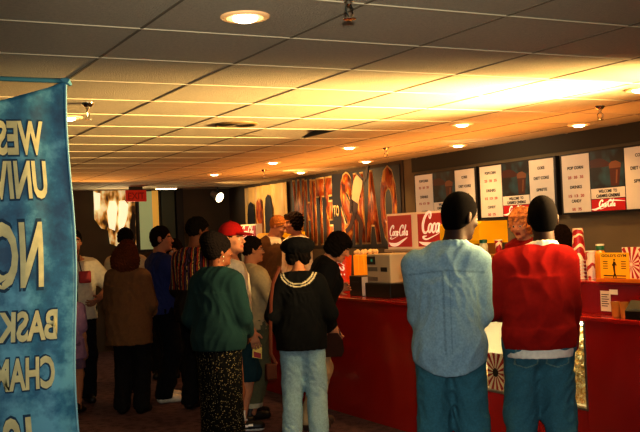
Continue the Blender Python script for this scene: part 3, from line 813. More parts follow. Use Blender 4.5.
# carton with a red sunburst standing in the window
t = thing('popcorn_carton', 'popcorn carton with red and white sunburst behind the counter glass', 'carton', (CX+.027, 5.475, WZ0+.004))
M_WHITE = mat('white_card', hx('efe6d0'), .6); M_CRED = mat('carton_red', hx('a51a16'), .5)
def carton(t, w, d, h, face=-1):
    bm = bmesh.new(); k = .86
    v = [bm.verts.new(p) for p in ((0, -w*k/2, 0), (d*k, -w*k/2, 0), (d*k, w*k/2, 0), (0, w*k/2, 0), (0, -w/2, h), (d, -w/2, h), (d, w/2, h), (0, w/2, h))]
    for f in ((0, 1, 2, 3), (0, 1, 5, 4), (1, 2, 6, 5), (2, 3, 7, 6), (3, 0, 4, 7)): bm.faces.new([v[i] for i in f])
    return ob('box', bm, M_WHITE, t)
def sunburst(t, w, h, cz, x=-.0015, nray=14, m=None):
    bm = bmesh.new(); k = .86
    def edge(a):
        dy, dz = math.cos(a), math.sin(a); best = 9
        for s_ in np.linspace(.005, .5, 160):
            yy_, zz_ = dy*s_, cz+dz*s_
            half = w/2*(k+(1-k)*zz_/h)
            if abs(yy_) > half or zz_ < 0 or zz_ > h: best = s_; break
        return best
    for i in range(nray):
        a0 = 2*PI*i/nray; a1 = a0+PI/nray
        P = [(dy*r, cz+dz*r) for a in (a0, a1) for r in (min(edge(a), .4),) for dy, dz in ((math.cos(a), math.sin(a)),)]
        c = [(math.cos(a)*.012, cz+math.sin(a)*.012) for a in (a0, a1)]
        q = [bm.verts.new((x, p[0], p[1])) for p in (c[0], P[0], P[1], c[1])]; bm.faces.new(q)
    return ob('sunburst', bm, m or M_CRED, t)
carton(t, .19, .03, .25); sunburst(t, .19, .25, .12)
ob('emblem', lathe([(.030, 0), (.030, .003), (0, .003)], 20, M=Matrix(((0, 0, -1, -.001), (1, 0, 0, 0), (0, -1, 0, .12), (0, 0, 0, 1)))), mat('emblem_black', hx('241a14'), .5), t)

# ------------------------------------------------------------------ soda dispensers with their lit signs
M_SODARED = mat('sign_red', hx('a80f12'), .4, emit=hx('b01010'), estr=.22)
M_SIGNW = mat('sign_white', hx('f2e6d0'), .45, emit=hx('ffe9cc'), estr=.35)
M_CASE = mat('sign_case', hx('e8d8b4'), .5, emit=hx('ffe2b0'), estr=.12)
M_PALE = mat('dispenser_grey', hx('aca490'), .45); M_PALE2 = mat('dispenser_dark_grey', hx('857e6c'), .5)  # side panel in a darker grey
def soda(y0, y1, lab_d, lab_s, x=5.40, zb=1.42, zt=1.79):
    PZ = .10
    d = thing('soda_dispenser', lab_d, 'drink dispenser', (x, y0, PZ), 0, 'fountain drink dispensers')
    L = y1-y0; HT = zb-PZ
    ob('cabinet', B((-.02, .10 if L > 1 else .04, .0), (.36, L-.18 if L > 1 else L-.04, HT-.03), bev=.008), M_PALE, d)
    ob('top_ledge', B((-.06, .02, HT-.03), (.38, L-.02, HT), bev=.006), M_PALE, d)
    ob('side_panel', B((-.035, L-.32 if L > 1 else L-.2, 0.), (-.02, L-.19 if L > 1 else L-.1, HT-.03), bev=.003), M_PALE2, d)
    ob('drip_tray', B((-.14, .12, .92), (-.02, L-.34 if L > 1 else L-.22, .955), bev=.005), M_STEEL, d)
    for k in range(5):
        yk = .24+k*.18
        if yk > L-.4: break
        nz = lathe([(.018, .0), (.022, .03), (.022, .09), (.03, .10), (.03, .13), (0, .13)], 14, loc=(-.06, yk, 1.08)); ob('nozzle', nz, mat('nozzle_black', hx('1c1a18'), .4), d, True)
    s = thing('soda_sign', lab_s, 'sign', (x, y0, zb), 0, 'lit soft drink signs')
    ob('case', B((0, 0, 0), (.09, L, zt-zb), bev=.006), M_CASE, s)
    F1 = [(L-.475, L-.02), (.02, L-.60)] if L > 1 else [(.02, L-.02)]
    for q, (a, b_) in enumerate(F1):
        f = ob('sign_panel', B((-.006, a, .022), (.001, b_, zt-zb-.022), bev=.001), M_SODARED, s)
        fw = b_-a; lw = min(fw*.84, .84); oy = b_-(fw-lw)/2; hh = zt-zb-.044
        ob('script_logo', script_logo(face_x(-.0075, oy, .022+hh*(.36 if q == 0 else .42)), lw, fat=.95), M_SIGNW, f)
        bm = bmesh.new(); u = hh/.29
        stroke(bm, [(.0, .03*u, .010), (fw*.12, .012*u, .030*u), (fw*.35, .012*u, .032*u), (fw*.6, .045*u, .020*u), (fw*.8, .075*u, .008)], face_x(-.0075, b_-.02, .035))
        ob('wave', bm, M_SIGNW, f)
    return d, s
soda(7.36, 8.84, 'pale grey soda dispenser beneath the large red and white lit sign', 'large lit Coca-Cola sign beside the head of the man in denim')
soda(12.28, 12.84, 'soda dispenser below the small red sign behind the red cap', 'small far red Coca-Cola sign just behind the red baseball cap', zb=1.55)

# cash register and printer on the counter
M_BEIGE = mat('register_beige', hx('c4ba9a'), .5); M_BLK = mat('black_plastic', hx('100f0e'), .35)
t = thing('cash_register', 'beige cash register on a black drawer at the counter edge', 'cash register', (4.28, 7.0, CT))
ob('cash_drawer', B((0, 0, 0), (.36, .42, .125), bev=.006), M_BLK, t)
ob('housing', B((.015, .01, .125), (.34, .40, .375), bev=.01), M_BEIGE, t)
ob('display', B((.008, .25, .285), (.016, .385, .355), bev=.002), M_BLK, t)
ob('display_digits', prism([(0, 0), (.03, 0), (.03, .022), (0, .022)], face_x(.007, .315, .31), .001), mat('digits_green', hx('2c7a60'), .5, emit=hx('2a8a6a'), estr=.5), t)
ob('paper_slot', B((.010, .06, .225), (.017, .16, .262), bev=.002), M_BLK, t)
for zz_ in (.228, .145):
    bm = bmesh.new()
    for k in range(4): B((.011, .22, zz_+k*.009), (.017, .38, zz_+k*.009+.005), bm=bm)
    ob('vent', bm, mat('register_vent', hx('5c543f'), .6), t)
t = thing('card_printer', 'small black box with a white side beside the cash register', 'printer', (4.30, 7.50, CT))
ob('body', B((0, 0, 0), (.16, .235, .18), bev=.006), M_BLK, t)
ob('side_plate', B((-.006, -.008, .005), (.10, .001, .172), bev=.002), M_WHITE, t)
ob('slot', B((-.004, .05, .12), (.002, .19, .13)), mat('slot_grey', hx('3c3a36'), .4), t)

# popcorn machine with the yellow hood, and a second one further along
M_HOOD = mat('hood_yellow', hx('e9a40e'), .45, emit=hx('ffb000'), estr=.32)
M_WGLASS = mat('warm_lit_lining', hx('8a5418'), .6, emit=hx('b86a10'), estr=.18)
def machine(y0, y1, lab, x=5.0, cart=0, D=.36):
    L = y1-y0
    t = thing('popcorn_machine', lab, 'popcorn machine', (x, y0, CT-.0), 0, 'popcorn machines on the counter')
    bm = bmesh.new(); pr = [(-.04, .445), (-.05, .47), (-.05, .59), (-.02, .615), (D, .615), (D, .445)]
    prism(pr, Matrix(((1, 0, 0, 0), (0, 0, 1, 0), (0, 1, 0, 0), (0, 0, 0, 1))), L, bm)
    ob('hood', bm, M_HOOD, t)
    ob('base', B((-.02, 0, 0), (D-.02, L, .05), bev=.005), M_STEEL, t)
    if cart: ob('cart', B((-.01, .01, .10-CT), (.33, L-.01, 0), bev=.008), M_RED, t)
    for yy_ in (.005, L-.025):
        for xx in (-.015, D-.05): ob('post', B((xx, yy_, .05), (xx+.02, yy_+.02, .445)), M_STEEL, t)
    ob('back_wall', B((D-.06, .02, .05), (D-.035, L-.02, .445)), M_WGLASS, t)
    ob('glass_front', B((-.012, .025, .06), (-.008, L-.025, .44)), M_GLASS, t)
    k = lathe([(.0, .20), (.06, .20), (.075, .22), (.075, .33), (.065, .34), (0, .35)], 20, loc=(D*.42, L*.5, .02)); ob('kettle', k, M_STEEL, t, True)
    return t
machine(5.96, 6.48, 'popcorn machine with bright yellow hood between the two near customers', x=4.50, D=.22)
machine(11.55, 12.2, 'far popcorn machine glowing yellow beside the orange haired server', x=5.42, cart=1)

# ------------------------------------------------------------------ small goods on the counter
m, n, l, b = nt('cup_print'); tc = n.new('ShaderNodeTexCoord'); w = n.new('ShaderNodeTexWave'); w.wave_type = 'BANDS'; w.bands_direction = 'DIAGONAL'; w.inputs['Scale'].default_value = 9; w.inputs['Distortion'].default_value = 6; w.inputs['Detail'].default_value = 2
l.new(tc.outputs['Object'], w.inputs['Vector']); cr = n.new('ShaderNodeValToRGB'); cr.color_ramp.interpolation = 'CONSTANT'; cr.color_ramp.elements[0].color = (*hx('a81512'), 1); cr.color_ramp.elements[1].position = .72; cr.color_ramp.elements[1].color = (*hx('f0d9b8'), 1)
l.new(w.outputs['Fac'], cr.inputs['Fac']); l.new(cr.outputs['Color'], b.inputs['Base Color']); b.inputs['Roughness'].default_value = .4; M_CUP = m
m, n, l, b = nt('cup_print_pale'); tc = n.new('ShaderNodeTexCoord'); w = n.new('ShaderNodeTexWave'); w.bands_direction = 'DIAGONAL'; w.inputs['Scale'].default_value = 8; w.inputs['Distortion'].default_value = 7
l.new(tc.outputs['Object'], w.inputs['Vector']); cr = n.new('ShaderNodeValToRGB'); cr.color_ramp.interpolation = 'CONSTANT'; cr.color_ramp.elements[0].color = (*hx('eedcc0'), 1); cr.color_ramp.elements[1].position = .7; cr.color_ramp.elements[1].color = (*hx('b5301c'), 1)
l.new(w.outputs['Fac'], cr.inputs['Fac']); l.new(cr.outputs['Color'], b.inputs['Base Color']); b.inputs['Roughness'].default_value = .4; M_CUP2 = m
def cup(loc, r, h, m_, lab, group=None, up=False):
    t = thing('paper_cup', lab, 'cup', loc, 0, group)
    pr = [(r*.72, 0), (r, h)] if not up else [(r, 0), (r*.72, h)]
    ob('cup_wall', lathe([(0, .0)]+pr+[(pr[1][0]-.003, h), (pr[0][0]-.004, .004), (0, .004)], 24), m_, t, True)
    rr = r; z = h if not up else 0
    tr_ = bmesh.new(); lathe([(rr-.003, z-.004), (rr+.003, z-.003), (rr+.003, z+.003), (rr-.003, z+.004)], 24, tr_); ob('rim', tr_, M_WHITE, t, True)
    return t
# raised red display box at the near end of the counter
t = thing('raised_display_case', 'glossy red raised case standing on the near end of the counter', 'display case', (4.30, 3.30, CT))
ob('case_front', B((0, 0, 0), (.03, 1.45, .185), bev=.003), mat('red_gloss', hx('821310'), .12, coat=.5), t)
ob('case_end', B((.03, 1.42, 0), (.50, 1.45, .185), bev=.003), M_RED, t)
ob('case_back', B((.47, 0, 0), (.50, 1.42, .185)), M_REDD, t)
ob('case_top', B((0, 0, .185), (.52, 1.46, .20), bev=.004), M_RED, t)
ZT = CT+.20
c0 = cup((4.50, 4.945, ZT), .047, .215, M_CUP, 'red and white cup nested in the tall upturned stack on the red case', 'nested red and white cups', up=True)
for k in range(1, 6): copy_tree(c0, (4.50, 4.945, ZT+.024*k))
# case is narrower than the stack's place: keep a small shelf under the cups
tag(ob('cup_shelf', B((4.42, 4.765, CT), (4.60, 5.06, ZT), bev=.004), M_RED), 'small red block under the cup stack beside the raised case', 'shelf')
cup((4.50, 4.835, ZT), .036, .18, M_CUP2, 'single pale cup with red print between cup stack and bottle', up=False)
t = thing('syrup_bottle', 'amber bottle with a green cap on the red case', 'bottle', (4.47, 4.715, ZT))
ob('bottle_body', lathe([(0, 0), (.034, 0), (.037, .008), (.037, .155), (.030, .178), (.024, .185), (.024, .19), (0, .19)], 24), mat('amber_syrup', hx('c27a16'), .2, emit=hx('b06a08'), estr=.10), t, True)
ob('cap', lathe([(0, .19), (.027, .19), (.027, .222), (.025, .225), (0, .225)], 20), mat('cap_green', hx('1f5a3c'), .4), t, True)
ob('cap_band', lathe([(.0275, .218), (.0275, .228), (0, .229)], 20), M_WHITE, t, True)
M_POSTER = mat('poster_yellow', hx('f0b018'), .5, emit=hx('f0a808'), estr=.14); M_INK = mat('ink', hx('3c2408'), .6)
t = thing('counter_card', "yellow GOLD'S GYM card standing on the red case", 'sign', (4.40, 4.40, ZT))
ob('card', B((0, 0, 0), (.004, .245, .175)), M_POSTER, t)
ob('foot', B((0.004, .03, 0), (.08, .215, .012), bev=.003), M_POSTER, t)
text('lettering', "GOLD'S GYM", .017, M_INK, t, face_x(-.001, .230, .148), w=.21, depth=.001, bold=.01)
bm = bmesh.new(); MF = face_x(-.001, .122, .05)
for P in ([(0, .0, .012), (-.004, .035, .016), (0, .07, .02)], [(-.018, .045, .008), (0, .06, .01), (.018, .045, .008)], [(0, .0, .01), (-.012, -.03, .008)], [(0, .0, .01), (.012, -.03, .008)], [(0, .075, .014), (0, .086, .014)]): stroke(bm, P, MF, .001)
ob('figure_print', bm, M_INK, t)
bm = bmesh.new()
for sx in (.045, .20):
    for k in range(4): prism([(0, 0), (.04, 0), (.04, .005), (0, .005)], face_x(-.001, sx+.02, .075+k*.014), .001, bm)
for k in range(2): prism([(0, 0), (.19, 0), (.19, .007), (0, .007)], face_x(-.001, .218, .012+k*.016), .001, bm)
ob('text_lines', bm, M_INK, t)
# striped popcorn boxes standing behind the card
for i, (y, x) in enumerate([(4.60, 4.62), (4.44, 4.60), (4.28, 4.60), (4.12, 4.61)]):
    t = thing('striped_carton', ['red and white sunburst carton half behind the yellow card, leftmost', 'red and white sunburst carton directly behind the yellow card', 'red and white sunburst carton right of the yellow card', 'red and white sunburst carton last in its row on the case'][i], 'carton', (x, y, ZT), 0, 'sunburst cartons on the red case')
    carton(t, .155, .035, .20); sunburst(t, .155, .20, .09)
t = thing('serving_tray', 'orange plastic tray at the foot of the yellow card', 'tray', (4.30, 4.22, ZT))
bm = bmesh.new(); B((-.02, -.22, 0), (.09, .34, .008), bev=.002, bm=bm); B((-.022, -.22, 0), (-.014, .34, .024), bev=.002, bm=bm)
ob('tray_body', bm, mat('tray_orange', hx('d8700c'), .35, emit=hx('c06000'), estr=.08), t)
t = thing('price_notice', 'white printed notice taped to the front of the raised case', 'notice', (4.298, 4.462, CT+.02))
ob('paper', B((-.002, 0, 0), (0, .085, .125)), mat('notice_paper', hx('e3d7bd'), .7), t)
bm = bmesh.new()
for k in range(6): prism([(0, 0), (.05+.012*(k % 2), 0), (.05+.012*(k % 2), .005), (0, .005)], face_x(-.003, .075, .03+k*.014), .0006, bm)
ob('print_lines', bm, M_INK, t)
o = ob('paper_slip', B((4.294, 4.40, CT+.125), (4.297, 4.468, CT+.155)), M_WHITE); tag(o, 'short white slip stuck beside the printed notice', 'paper')
t = thing('receipt_printer', 'black angled device at the right picture edge on the counter', 'printer', (4.17, 4.03, CT))
bm = prism([(0, 0), (.12, 0), (.12, .095), (.05, .105), (0, .045)], Matrix(((1, 0, 0, 0), (0, 0, 1, 0), (0, 1, 0, 0), (0, 0, 0, 1))), .19)
ob('body', bm, M_BLK, t); ob('screen', B((.001, .04, .052), (.004, .15, .06)), mat('screen_grey', hx('6a7468'), .2), t)
for i, (y, c, lab) in enumerate([(4.36, 'd8c8a0', 'clear tumbler on the counter before the raised case, left one'), (4.29, 'd8c8a0', 'clear tumbler on the counter before the raised case, right one')]):
    t = thing('glass_tumbler', lab, 'glass', (4.235, y, CT), 0, 'tumblers before the raised case')
    ob('tumbler_wall', lathe([(0, 0), (.022, 0), (.028, .09), (.026, .09), (.020, .005), (0, .005)], 20), mat('amber_glass', hx('c88030'), .08, spec=.8), t, True)
# things by the denim man's elbow
t = thing('medicine_bottle', 'white bottle with green cap before the yellow hood', 'bottle', (4.35, 5.78, CT+.37))
ob('bottle_body', lathe([(0, 0), (.030, 0), (.032, .01), (.032, .065), (.025, .078), (.025, .082), (0, .082)], 20), mat('bottle_white', hx('d8d6b4'), .4), t, True)
ob('cap', lathe([(0, .082), (.029, .082), (.029, .106), (0, .109)], 20), mat('cap_green', hx('1f5a3c'), .4), t, True)
t = thing('napkin_dispenser', 'tall dark brown napkin box under the green capped bottle', 'napkin dispenser', (4.28, 5.68, CT))
ob('box', B((0, 0, 0), (.16, .17, .37), bev=.012), mat('napkin_brown', hx('4c3012'), .4), t)
ob('napkins', B((-.008, .03, .08), (.002, .14, .15), bev=.002), M_WHITE, t)
t = thing('paper_card', 'narrow white card standing upright between the denim and red shirted men', 'card', (4.24, 5.63, CT))
ob('card', B((0, 0, 0), (.004, .065, .365)), M_WHITE, t); ob('foot', B((.004, .01, 0), (.03, .055, .01)), M_WHITE, t)
cup((4.36, 5.615, CT+.37), .028, .10, M_CUP, 'small red cup in the gap beside the red sweater shoulder')
tag(ob('cup_riser', B((4.30, 5.565, CT), (4.42, 5.665, CT+.37), bev=.006), mat('riser_yellow', hx('c08a28'), .5)), 'tan block carrying the small red cup', 'riser')
t = thing('counter_mat', 'white printed paper lying on the counter by the denim elbow', 'paper', (4.19, 5.55, CT))
ob('sheet', B((0, 0, 0), (.20, .30, .002)), mat('mat_paper', hx('e6dcc0'), .6), t)
bm = bmesh.new()
for k in range(7): B((.01+k*.026, .02, .002), (.022+k*.026, .28, .0025), bm=bm)
ob('print_lines', bm, mat('mat_print', hx('b0946a'), .6), t)
# yellow cartons, pale filled bags, red cup and tray along the counter
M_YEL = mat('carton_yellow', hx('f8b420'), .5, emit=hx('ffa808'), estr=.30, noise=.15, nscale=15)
for i, y in enumerate((8.345, 8.24, 8.135, 8.03)):
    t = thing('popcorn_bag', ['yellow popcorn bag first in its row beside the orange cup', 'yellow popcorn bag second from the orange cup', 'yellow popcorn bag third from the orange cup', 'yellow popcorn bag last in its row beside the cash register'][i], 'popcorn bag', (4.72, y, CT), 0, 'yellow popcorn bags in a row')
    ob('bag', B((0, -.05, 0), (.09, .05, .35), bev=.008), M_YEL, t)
    bm = bmesh.new()
    for k in range(5):
        a = rnd.uniform(-.03, .03); s2 = bmesh.new(); bmesh.ops.create_icosphere(s2, subdivisions=2, radius=.022); bmesh.ops.translate(s2, vec=(.03+rnd.uniform(-.01, .03), a, .365+rnd.uniform(-.005, .02)), verts=s2.verts[:]); merge(bm, s2)
    ob('popcorn_top', bm, mat('pop_pale', hx('ecd9a0'), .7), t, True)
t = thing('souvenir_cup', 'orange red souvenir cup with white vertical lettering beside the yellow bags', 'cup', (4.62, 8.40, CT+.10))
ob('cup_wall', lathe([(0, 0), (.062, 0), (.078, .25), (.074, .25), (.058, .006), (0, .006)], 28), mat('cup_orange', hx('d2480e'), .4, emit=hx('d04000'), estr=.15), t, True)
nb = text_bm('ASY', .075, .20, bold=.03, depth=.001)
for v in nb.verts:
    yv, xv, zv = v.co.x-.10, v.co.y-.035, v.co.z
    z = .125-yv*1.0; r = .062+.016*z/.25+.0012+zv; a = -(xv)/r
    # cup faces the crowd: angle pi is towards -X
    an = math.radians(212)+a
    v.co = Vector((r*math.cos(an), r*math.sin(an), z))
ob('lettering', nb, M_SIGNW, t)
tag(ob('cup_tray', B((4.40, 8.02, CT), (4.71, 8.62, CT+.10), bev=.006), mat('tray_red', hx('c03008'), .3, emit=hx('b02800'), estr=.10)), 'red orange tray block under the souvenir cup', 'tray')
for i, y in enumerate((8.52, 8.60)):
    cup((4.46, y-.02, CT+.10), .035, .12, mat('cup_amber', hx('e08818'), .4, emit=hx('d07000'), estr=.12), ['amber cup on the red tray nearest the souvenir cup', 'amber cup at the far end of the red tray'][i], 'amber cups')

# ------------------------------------------------------------------ menu boards on the wall
M_BOARD = mat('menu_frame', hx('14110d'), .5); M_PANEL = mat('menu_panel', hx('c6bba0'), .5, emit=hx('fff0d2'), estr=.13, noise=.04, nscale=6)
M_BTXT = mat('menu_black', hx('1a1512'), .6); M_RTXT = mat('menu_red', hx('b0371c'), .6)
m, n, l, b = nt('menu_photo'); tc = n.new('ShaderNodeTexCoord'); t_ = n.new('ShaderNodeTexNoise'); t_.inputs['Scale'].default_value = 6; l.new(tc.outputs['Object'], t_.inputs['Vector'])
cr = n.new('ShaderNodeValToRGB'); cr.color_ramp.elements[0].position = .42; cr.color_ramp.elements[0].color = (*hx('0c0d0c'), 1); cr.color_ramp.elements[1].position = .68; cr.color_ramp.elements[1].color = (*hx('1f4a50'), 1)
l.new(t_.outputs['Fac'], cr.inputs['Fac']); l.new(cr.outputs['Color'], b.inputs['Base Color']); l.new(cr.outputs['Color'], b.inputs['Emission Color']); b.inputs['Emission Strength'].default_value = .25; M_PHOTO = m
M_COLA = mat('cola_brown', hx('42180a'), .5, emit=hx('42180a'), estr=.1); M_COLAH = mat('cola_light', hx('6e4428'), .5, emit=hx('6e4428'), estr=.1); M_BOTT = mat('bottle_dark', hx('3a120c'), .5, emit=hx('3a120c'), estr=.1)
def menu(y0, lab, left, right):
    """board facing -X whose left edge (seen) is at y0; 1.12 m wide, 1.69-2.21 high"""
    Wd, Hh = 1.12, .525
    t = thing('menu_board', lab, 'menu board', (WALLX-.012, y0, 1.688), 0, 'menu boards on the service wall')
    ob('frame', B((-.05, -Wd, 0), (0, 0, Hh), bev=.004), M_BOARD, t)
    MX = lambda x, z, dx=-.051: face_x(dx, -x, z)
    for name, x0, w_, rows in (('menu_panel', .025, .335, left), ('menu_panel', .765, .33, right)):
        p = ob(name, prism([(0, 0), (w_, 0), (w_, Hh-.03), (0, Hh-.03)], MX(x0, .015), .004), M_PANEL, t)
        for s_, z, red in rows:
            hh = .025 if not red else .023
            if red:
                tk = s_.split()
                for q, s2_ in enumerate(tk): text('red_price', s2_, hh, M_RTXT, p, MX(x0+w_/2+(q-(len(tk)-1)/2)*.074, z, -.0555), w=.042, align='C', bold=.025, depth=.001)
            else: text('black_words', s_, hh, M_BTXT, p, MX(x0+w_/2, z, -.0555), w=min(w_*.62, len(s_)*.024), align='C', bold=.025, depth=.001)
    ph = ob('picture', prism([(0, 0), (.385, 0), (.385, .30), (0, .30)], MX(.37, .21), .004), M_PHOTO, t)
    bm = bmesh.new(); stroke(bm, [(.0, .20, .06), (.10, .205, .075), (.17, .195, .06), (.22, .185, .03), (.27, .18, .026)], MX(.37, .21, -.0555), .001); ob('bottle_print', bm, M_BOTT, ph)
    bm = prism([(.235, .0), (.325, .0), (.355, .18), (.225, .18)], MX(.37, .215, -.0555), .001); ob('glass_print', bm, M_COLA, ph)
    bm = prism([(.225, .145), (.352, .145), (.357, .18), (.30, .205), (.25, .2), (.222, .18)], MX(.37, .215, -.0565), .001); ob('ice_print', bm, M_COLAH, ph)
    bm = prism([(.29, .02), (.305, .02), (.32, .13), (.30, .13)], MX(.37, .215, -.0565), .001); ob('highlight_print', bm, M_COLAH, ph)
    w_ = ob('welcome_strip', prism([(0, 0), (.385, 0), (.385, .085), (0, .085)], MX(.37, .118), .004), M_PANEL, t)
    text('black_words', 'WELCOME  TO', .024, M_BTXT, w_, MX(.565, .166, -.0555), w=.21, align='C', bold=.03, depth=.001)
    text('black_words', 'CARMIKE CINEMAS', .026, M_BTXT, w_, MX(.565, .128, -.0555), w=.27, align='C', bold=.03, depth=.001)
    c_ = ob('soda_strip', prism([(0, 0), (.385, 0), (.385, .098), (0, .098)], MX(.37, .015), .004), M_SODARED, t)
    ob('script_logo', script_logo(MX(.455, .05, -.0555), .20, .001, 1.3), M_SIGNW, c_)
    bm = bmesh.new(); stroke(bm, [(0, .02, .006), (.05, .018, .018), (.11, .04, .012), (.18, .075, .006), (.26, .085, .01), (.385, .075, .004)], MX(.37, .012, -.0555), .001); ob('wave', bm, M_SIGNW, c_)
    return t
menu(8.905, 'first menu board, between the collage banner and the denim man\'s head', [('POPCORN', .43, 0), ('25  35  35', .36, 1), ('DRINKS', .26, 0), ('15 13 20', .19, 1), ('CANDY', .10, 0)], [('COKE', .42, 0), ('DIET COKE', .33, 0), ('SPRITE', .24, 0)])
menu(7.745, 'second menu board, above the orange haired server', [('POPCORN', .43, 0), ('25  35  35', .355, 1), ('DRINKS', .26, 0), ('15 13 20', .185, 1), ('CANDY', .10, 0), ('50  75', .03, 1)], [('COKE', .42, 0), ('DIET COKE', .33, 0), ('SPRITE', .225, 0)])
menu(6.565, 'third menu board, nearest one, cut by the right picture edge', [('POP CORN', .385, 0), ('25  35  35', .305, 1), ('DRINKS', .22, 0), ('15 13 20', .145, 1), ('CANDY', .10, 0), ('50  75', .03, 1)], [('COKE', .43, 0), ('DIET COKE', .33, 0), ('SPRITE', .225, 0)])

# ------------------------------------------------------------------ printed banners on the far part of the wall
m, n, l, b = nt('collage_print'); tc = n.new('ShaderNodeTexCoord'); mp = n.new('ShaderNodeMapping'); mp.inputs['Scale'].default_value = (1, 5.0, 1.6); l.new(tc.outputs['Object'], mp.inputs['Vector'])
t_ = n.new('ShaderNodeTexNoise'); t_.inputs['Scale'].default_value = 2.6; t_.inputs['Detail'].default_value = 3; t_.inputs['Distortion'].default_value = .8; l.new(mp.outputs['Vector'], t_.inputs['Vector'])
cr = n.new('ShaderNodeValToRGB'); cr.color_ramp.elements[0].position = .30; cr.color_ramp.elements[0].color = (*hx('2c1608'), 1); cr.color_ramp.elements[1].position = .74; cr.color_ramp.elements[1].color = (*hx('e8c070'), 1)
for p_, c_ in ((.40, '6e2c0c'), (.48, 'b05418'), (.55, '8a3a12'), (.62, 'd08a30')):
    e = cr.color_ramp.elements.new(p_); e.color = (*hx(c_), 1)
l.new(t_.outputs['Fac'], cr.inputs['Fac']); l.new(cr.outputs['Color'], b.inputs['Base Color']); b.inputs['Roughness'].default_value = .45; M_COLL = m
M_NAVY = mat('banner_navy', hx('1a1820'), .5, noise=.3, nscale=5); M_OUT = mat('banner_outline', hx('d8bc86'), .5); M_GOLD = mat('banner_gold', hx('c99a4a'), .55, noise=.25, nscale=6)
BX = WALLX-.016
t = thing('collage_banner', 'wide banner of tall collage-filled letters with dark ground on the far wall', 'banner', (BX, 12.05, 1.45))
ob('sheet', B((-.008, -2.80, -.02), (0, 0, .91), bev=.002), M_NAVY, t)
def tall(s_, y, w_, z0, h_):
    p = text('letter', s_, h_, M_COLL, t, face_x(-.011, -y, z0), w=w_, bold=.06, depth=.002)
    text('letter_outline', s_, h_+.0, M_OUT, p, face_x(-.0085, -y+.006, z0), w=w_+.012, bold=.082, depth=.001)
for s_, y, w_, z0, h_ in (('W', .05, .36, .13, .72), ('H', .42, .20, .13, .70), ('I', .64, .09, .1, .72), ('T', .75, .22, .1, .73), ('E', 1.0, .18, .1, .73), ('S', 1.40, .30, .10, .74), ('H', 1.74, .24, .10, .72), ('A', 2.0, .34, .10, .72), ('Q', 2.36, .36, .10, .74)): tall(s_, y, w_, z0, h_)
text('small_words', 'TO', .13, M_OUT, t, face_x(-.012, -1.20, .38), w=.16, bold=.04, depth=.002)
bm = bmesh.new()
for P in ([(0, .0, .10), (.05, .2, .14), (.14, .38, .18), (.2, .46, .1)], [(.1, .3, .08), (-.06, .2, .06), (-.1, .02, .05)], [(.12, .34, .07), (.3, .44, .06), (.36, .60, .05)], [(.02, .0, .08), (.16, -.12, .07), (.12, -.3, .06)], [(0, 0, .09), (-.12, -.14, .07), (-.24, -.2, .06)]): stroke(bm, P, face_x(-.014, -1.75, .38), .002)
ob('player_figure', bm, mat('figure_brown', hx('3a1a0c'), .5), t)
bm = bmesh.new(); stroke(bm, [(.02, .16, .16), (.10, .34, .22), (.16, .44, .16)], face_x(-.0165, -1.75, .38), .002); ob('player_shirt', bm, mat('figure_shirt', hx('d8b488'), .5), t)
t = thing('gold_banner', 'gold and cream draped banner with dark arched shapes at the far end', 'banner', (BX, 13.66, 1.42))
bm = bmesh.new(); NX = 40; rows = []
for i in range(NX+1):
    y = -1.52*i/NX; d = .012*math.sin(i*.9)+.008*math.sin(i*2.3)
    rows.append([bm.verts.new((-.02+d, y, z)) for z in (0, .3, .6, .935)])
for i in range(NX):
    for j in range(3): bm.faces.new((rows[i][j], rows[i+1][j], rows[i+1][j+1], rows[i][j+1]))
ob('sheet', bm, mat('gold_cloth', hx('d0b070'), .5, noise=.25, nscale=4), t, True)
for y, w_, h_, mm in ((.14, .26, .62, M_NAVY), (.46, .24, .66, M_COLL), (.78, .26, .70, M_NAVY)):
    P = [(0, 0), (w_, 0), (w_, h_*.7), (w_*.85, h_*.92), (w_*.5, h_), (w_*.15, h_*.92), (0, h_*.7)]
    ob('arched_print', prism(P, face_x(-.045, -y, .10), .002), mm, t)
# spotlight aimed at the banners
t = thing('wall_spotlight', 'small swivel spotlight glaring below the ceiling at the dark far wall', 'spotlight', (5.55, 14.05, CEIL))
ob('stem', tube([(0, 0, 0), (0, 0, -.09)], .012, 8), M_BLK, t, True)
Q = Vector((.35, -.85, -.4)).to_track_quat('Z', 'Y').to_matrix().to_4x4(); Q.translation = (0, 0, -.14)
ob('lamp_head', lathe([(0, -.14), (.045, -.13), (.055, -.05), (.085, .05), (.082, .05), (.055, .02), (0, .015)], 20, M=Q), mat('lamp_white', hx('b8ac90'), .4), t, True)
ob('lens', lathe([(.076, .046), (.05, .054), (0, .056)], 20, M=Q), mat('spot_lens', (1, .95, .8), .4, emit=rgb(255, 240, 200), estr=6), t, True)

# ------------------------------------------------------------------ far end of the lobby
t = thing('exit_sign', 'red glowing EXIT sign hung from the ceiling at the far end', 'sign', (4.10, 13.55, 2.185))
ob('sign_box', B((-.15, -.02, 0), (.15, .02, .165), bev=.004), mat('exit_red', hx('c22a10'), .5, emit=hx('c02008'), estr=.25), t)
ob('hanger', B((-.10, -.012, .165), (.10, .012, .215)), M_BLK, t)
text('lettering', 'EXIT', .095, mat('exit_letters', hx('7a140a'), .5, emit=hx('8a1404'), estr=.4), t, face_y(0, -.0205, .035), w=.24, align='C', depth=.001, bold=.02)
m, n, l, b = nt('lit_display'); tc = n.new('ShaderNodeTexCoord'); mp = n.new('ShaderNodeMapping'); mp.inputs['Scale'].default_value = (7, 7, 3.4); l.new(tc.outputs['Object'], mp.inputs['Vector'])
t_ = n.new('ShaderNodeTexNoise'); t_.inputs['Scale'].default_value = 1.3; t_.inputs['Detail'].default_value = 2; l.new(mp.outputs['Vector'], t_.inputs['Vector'])
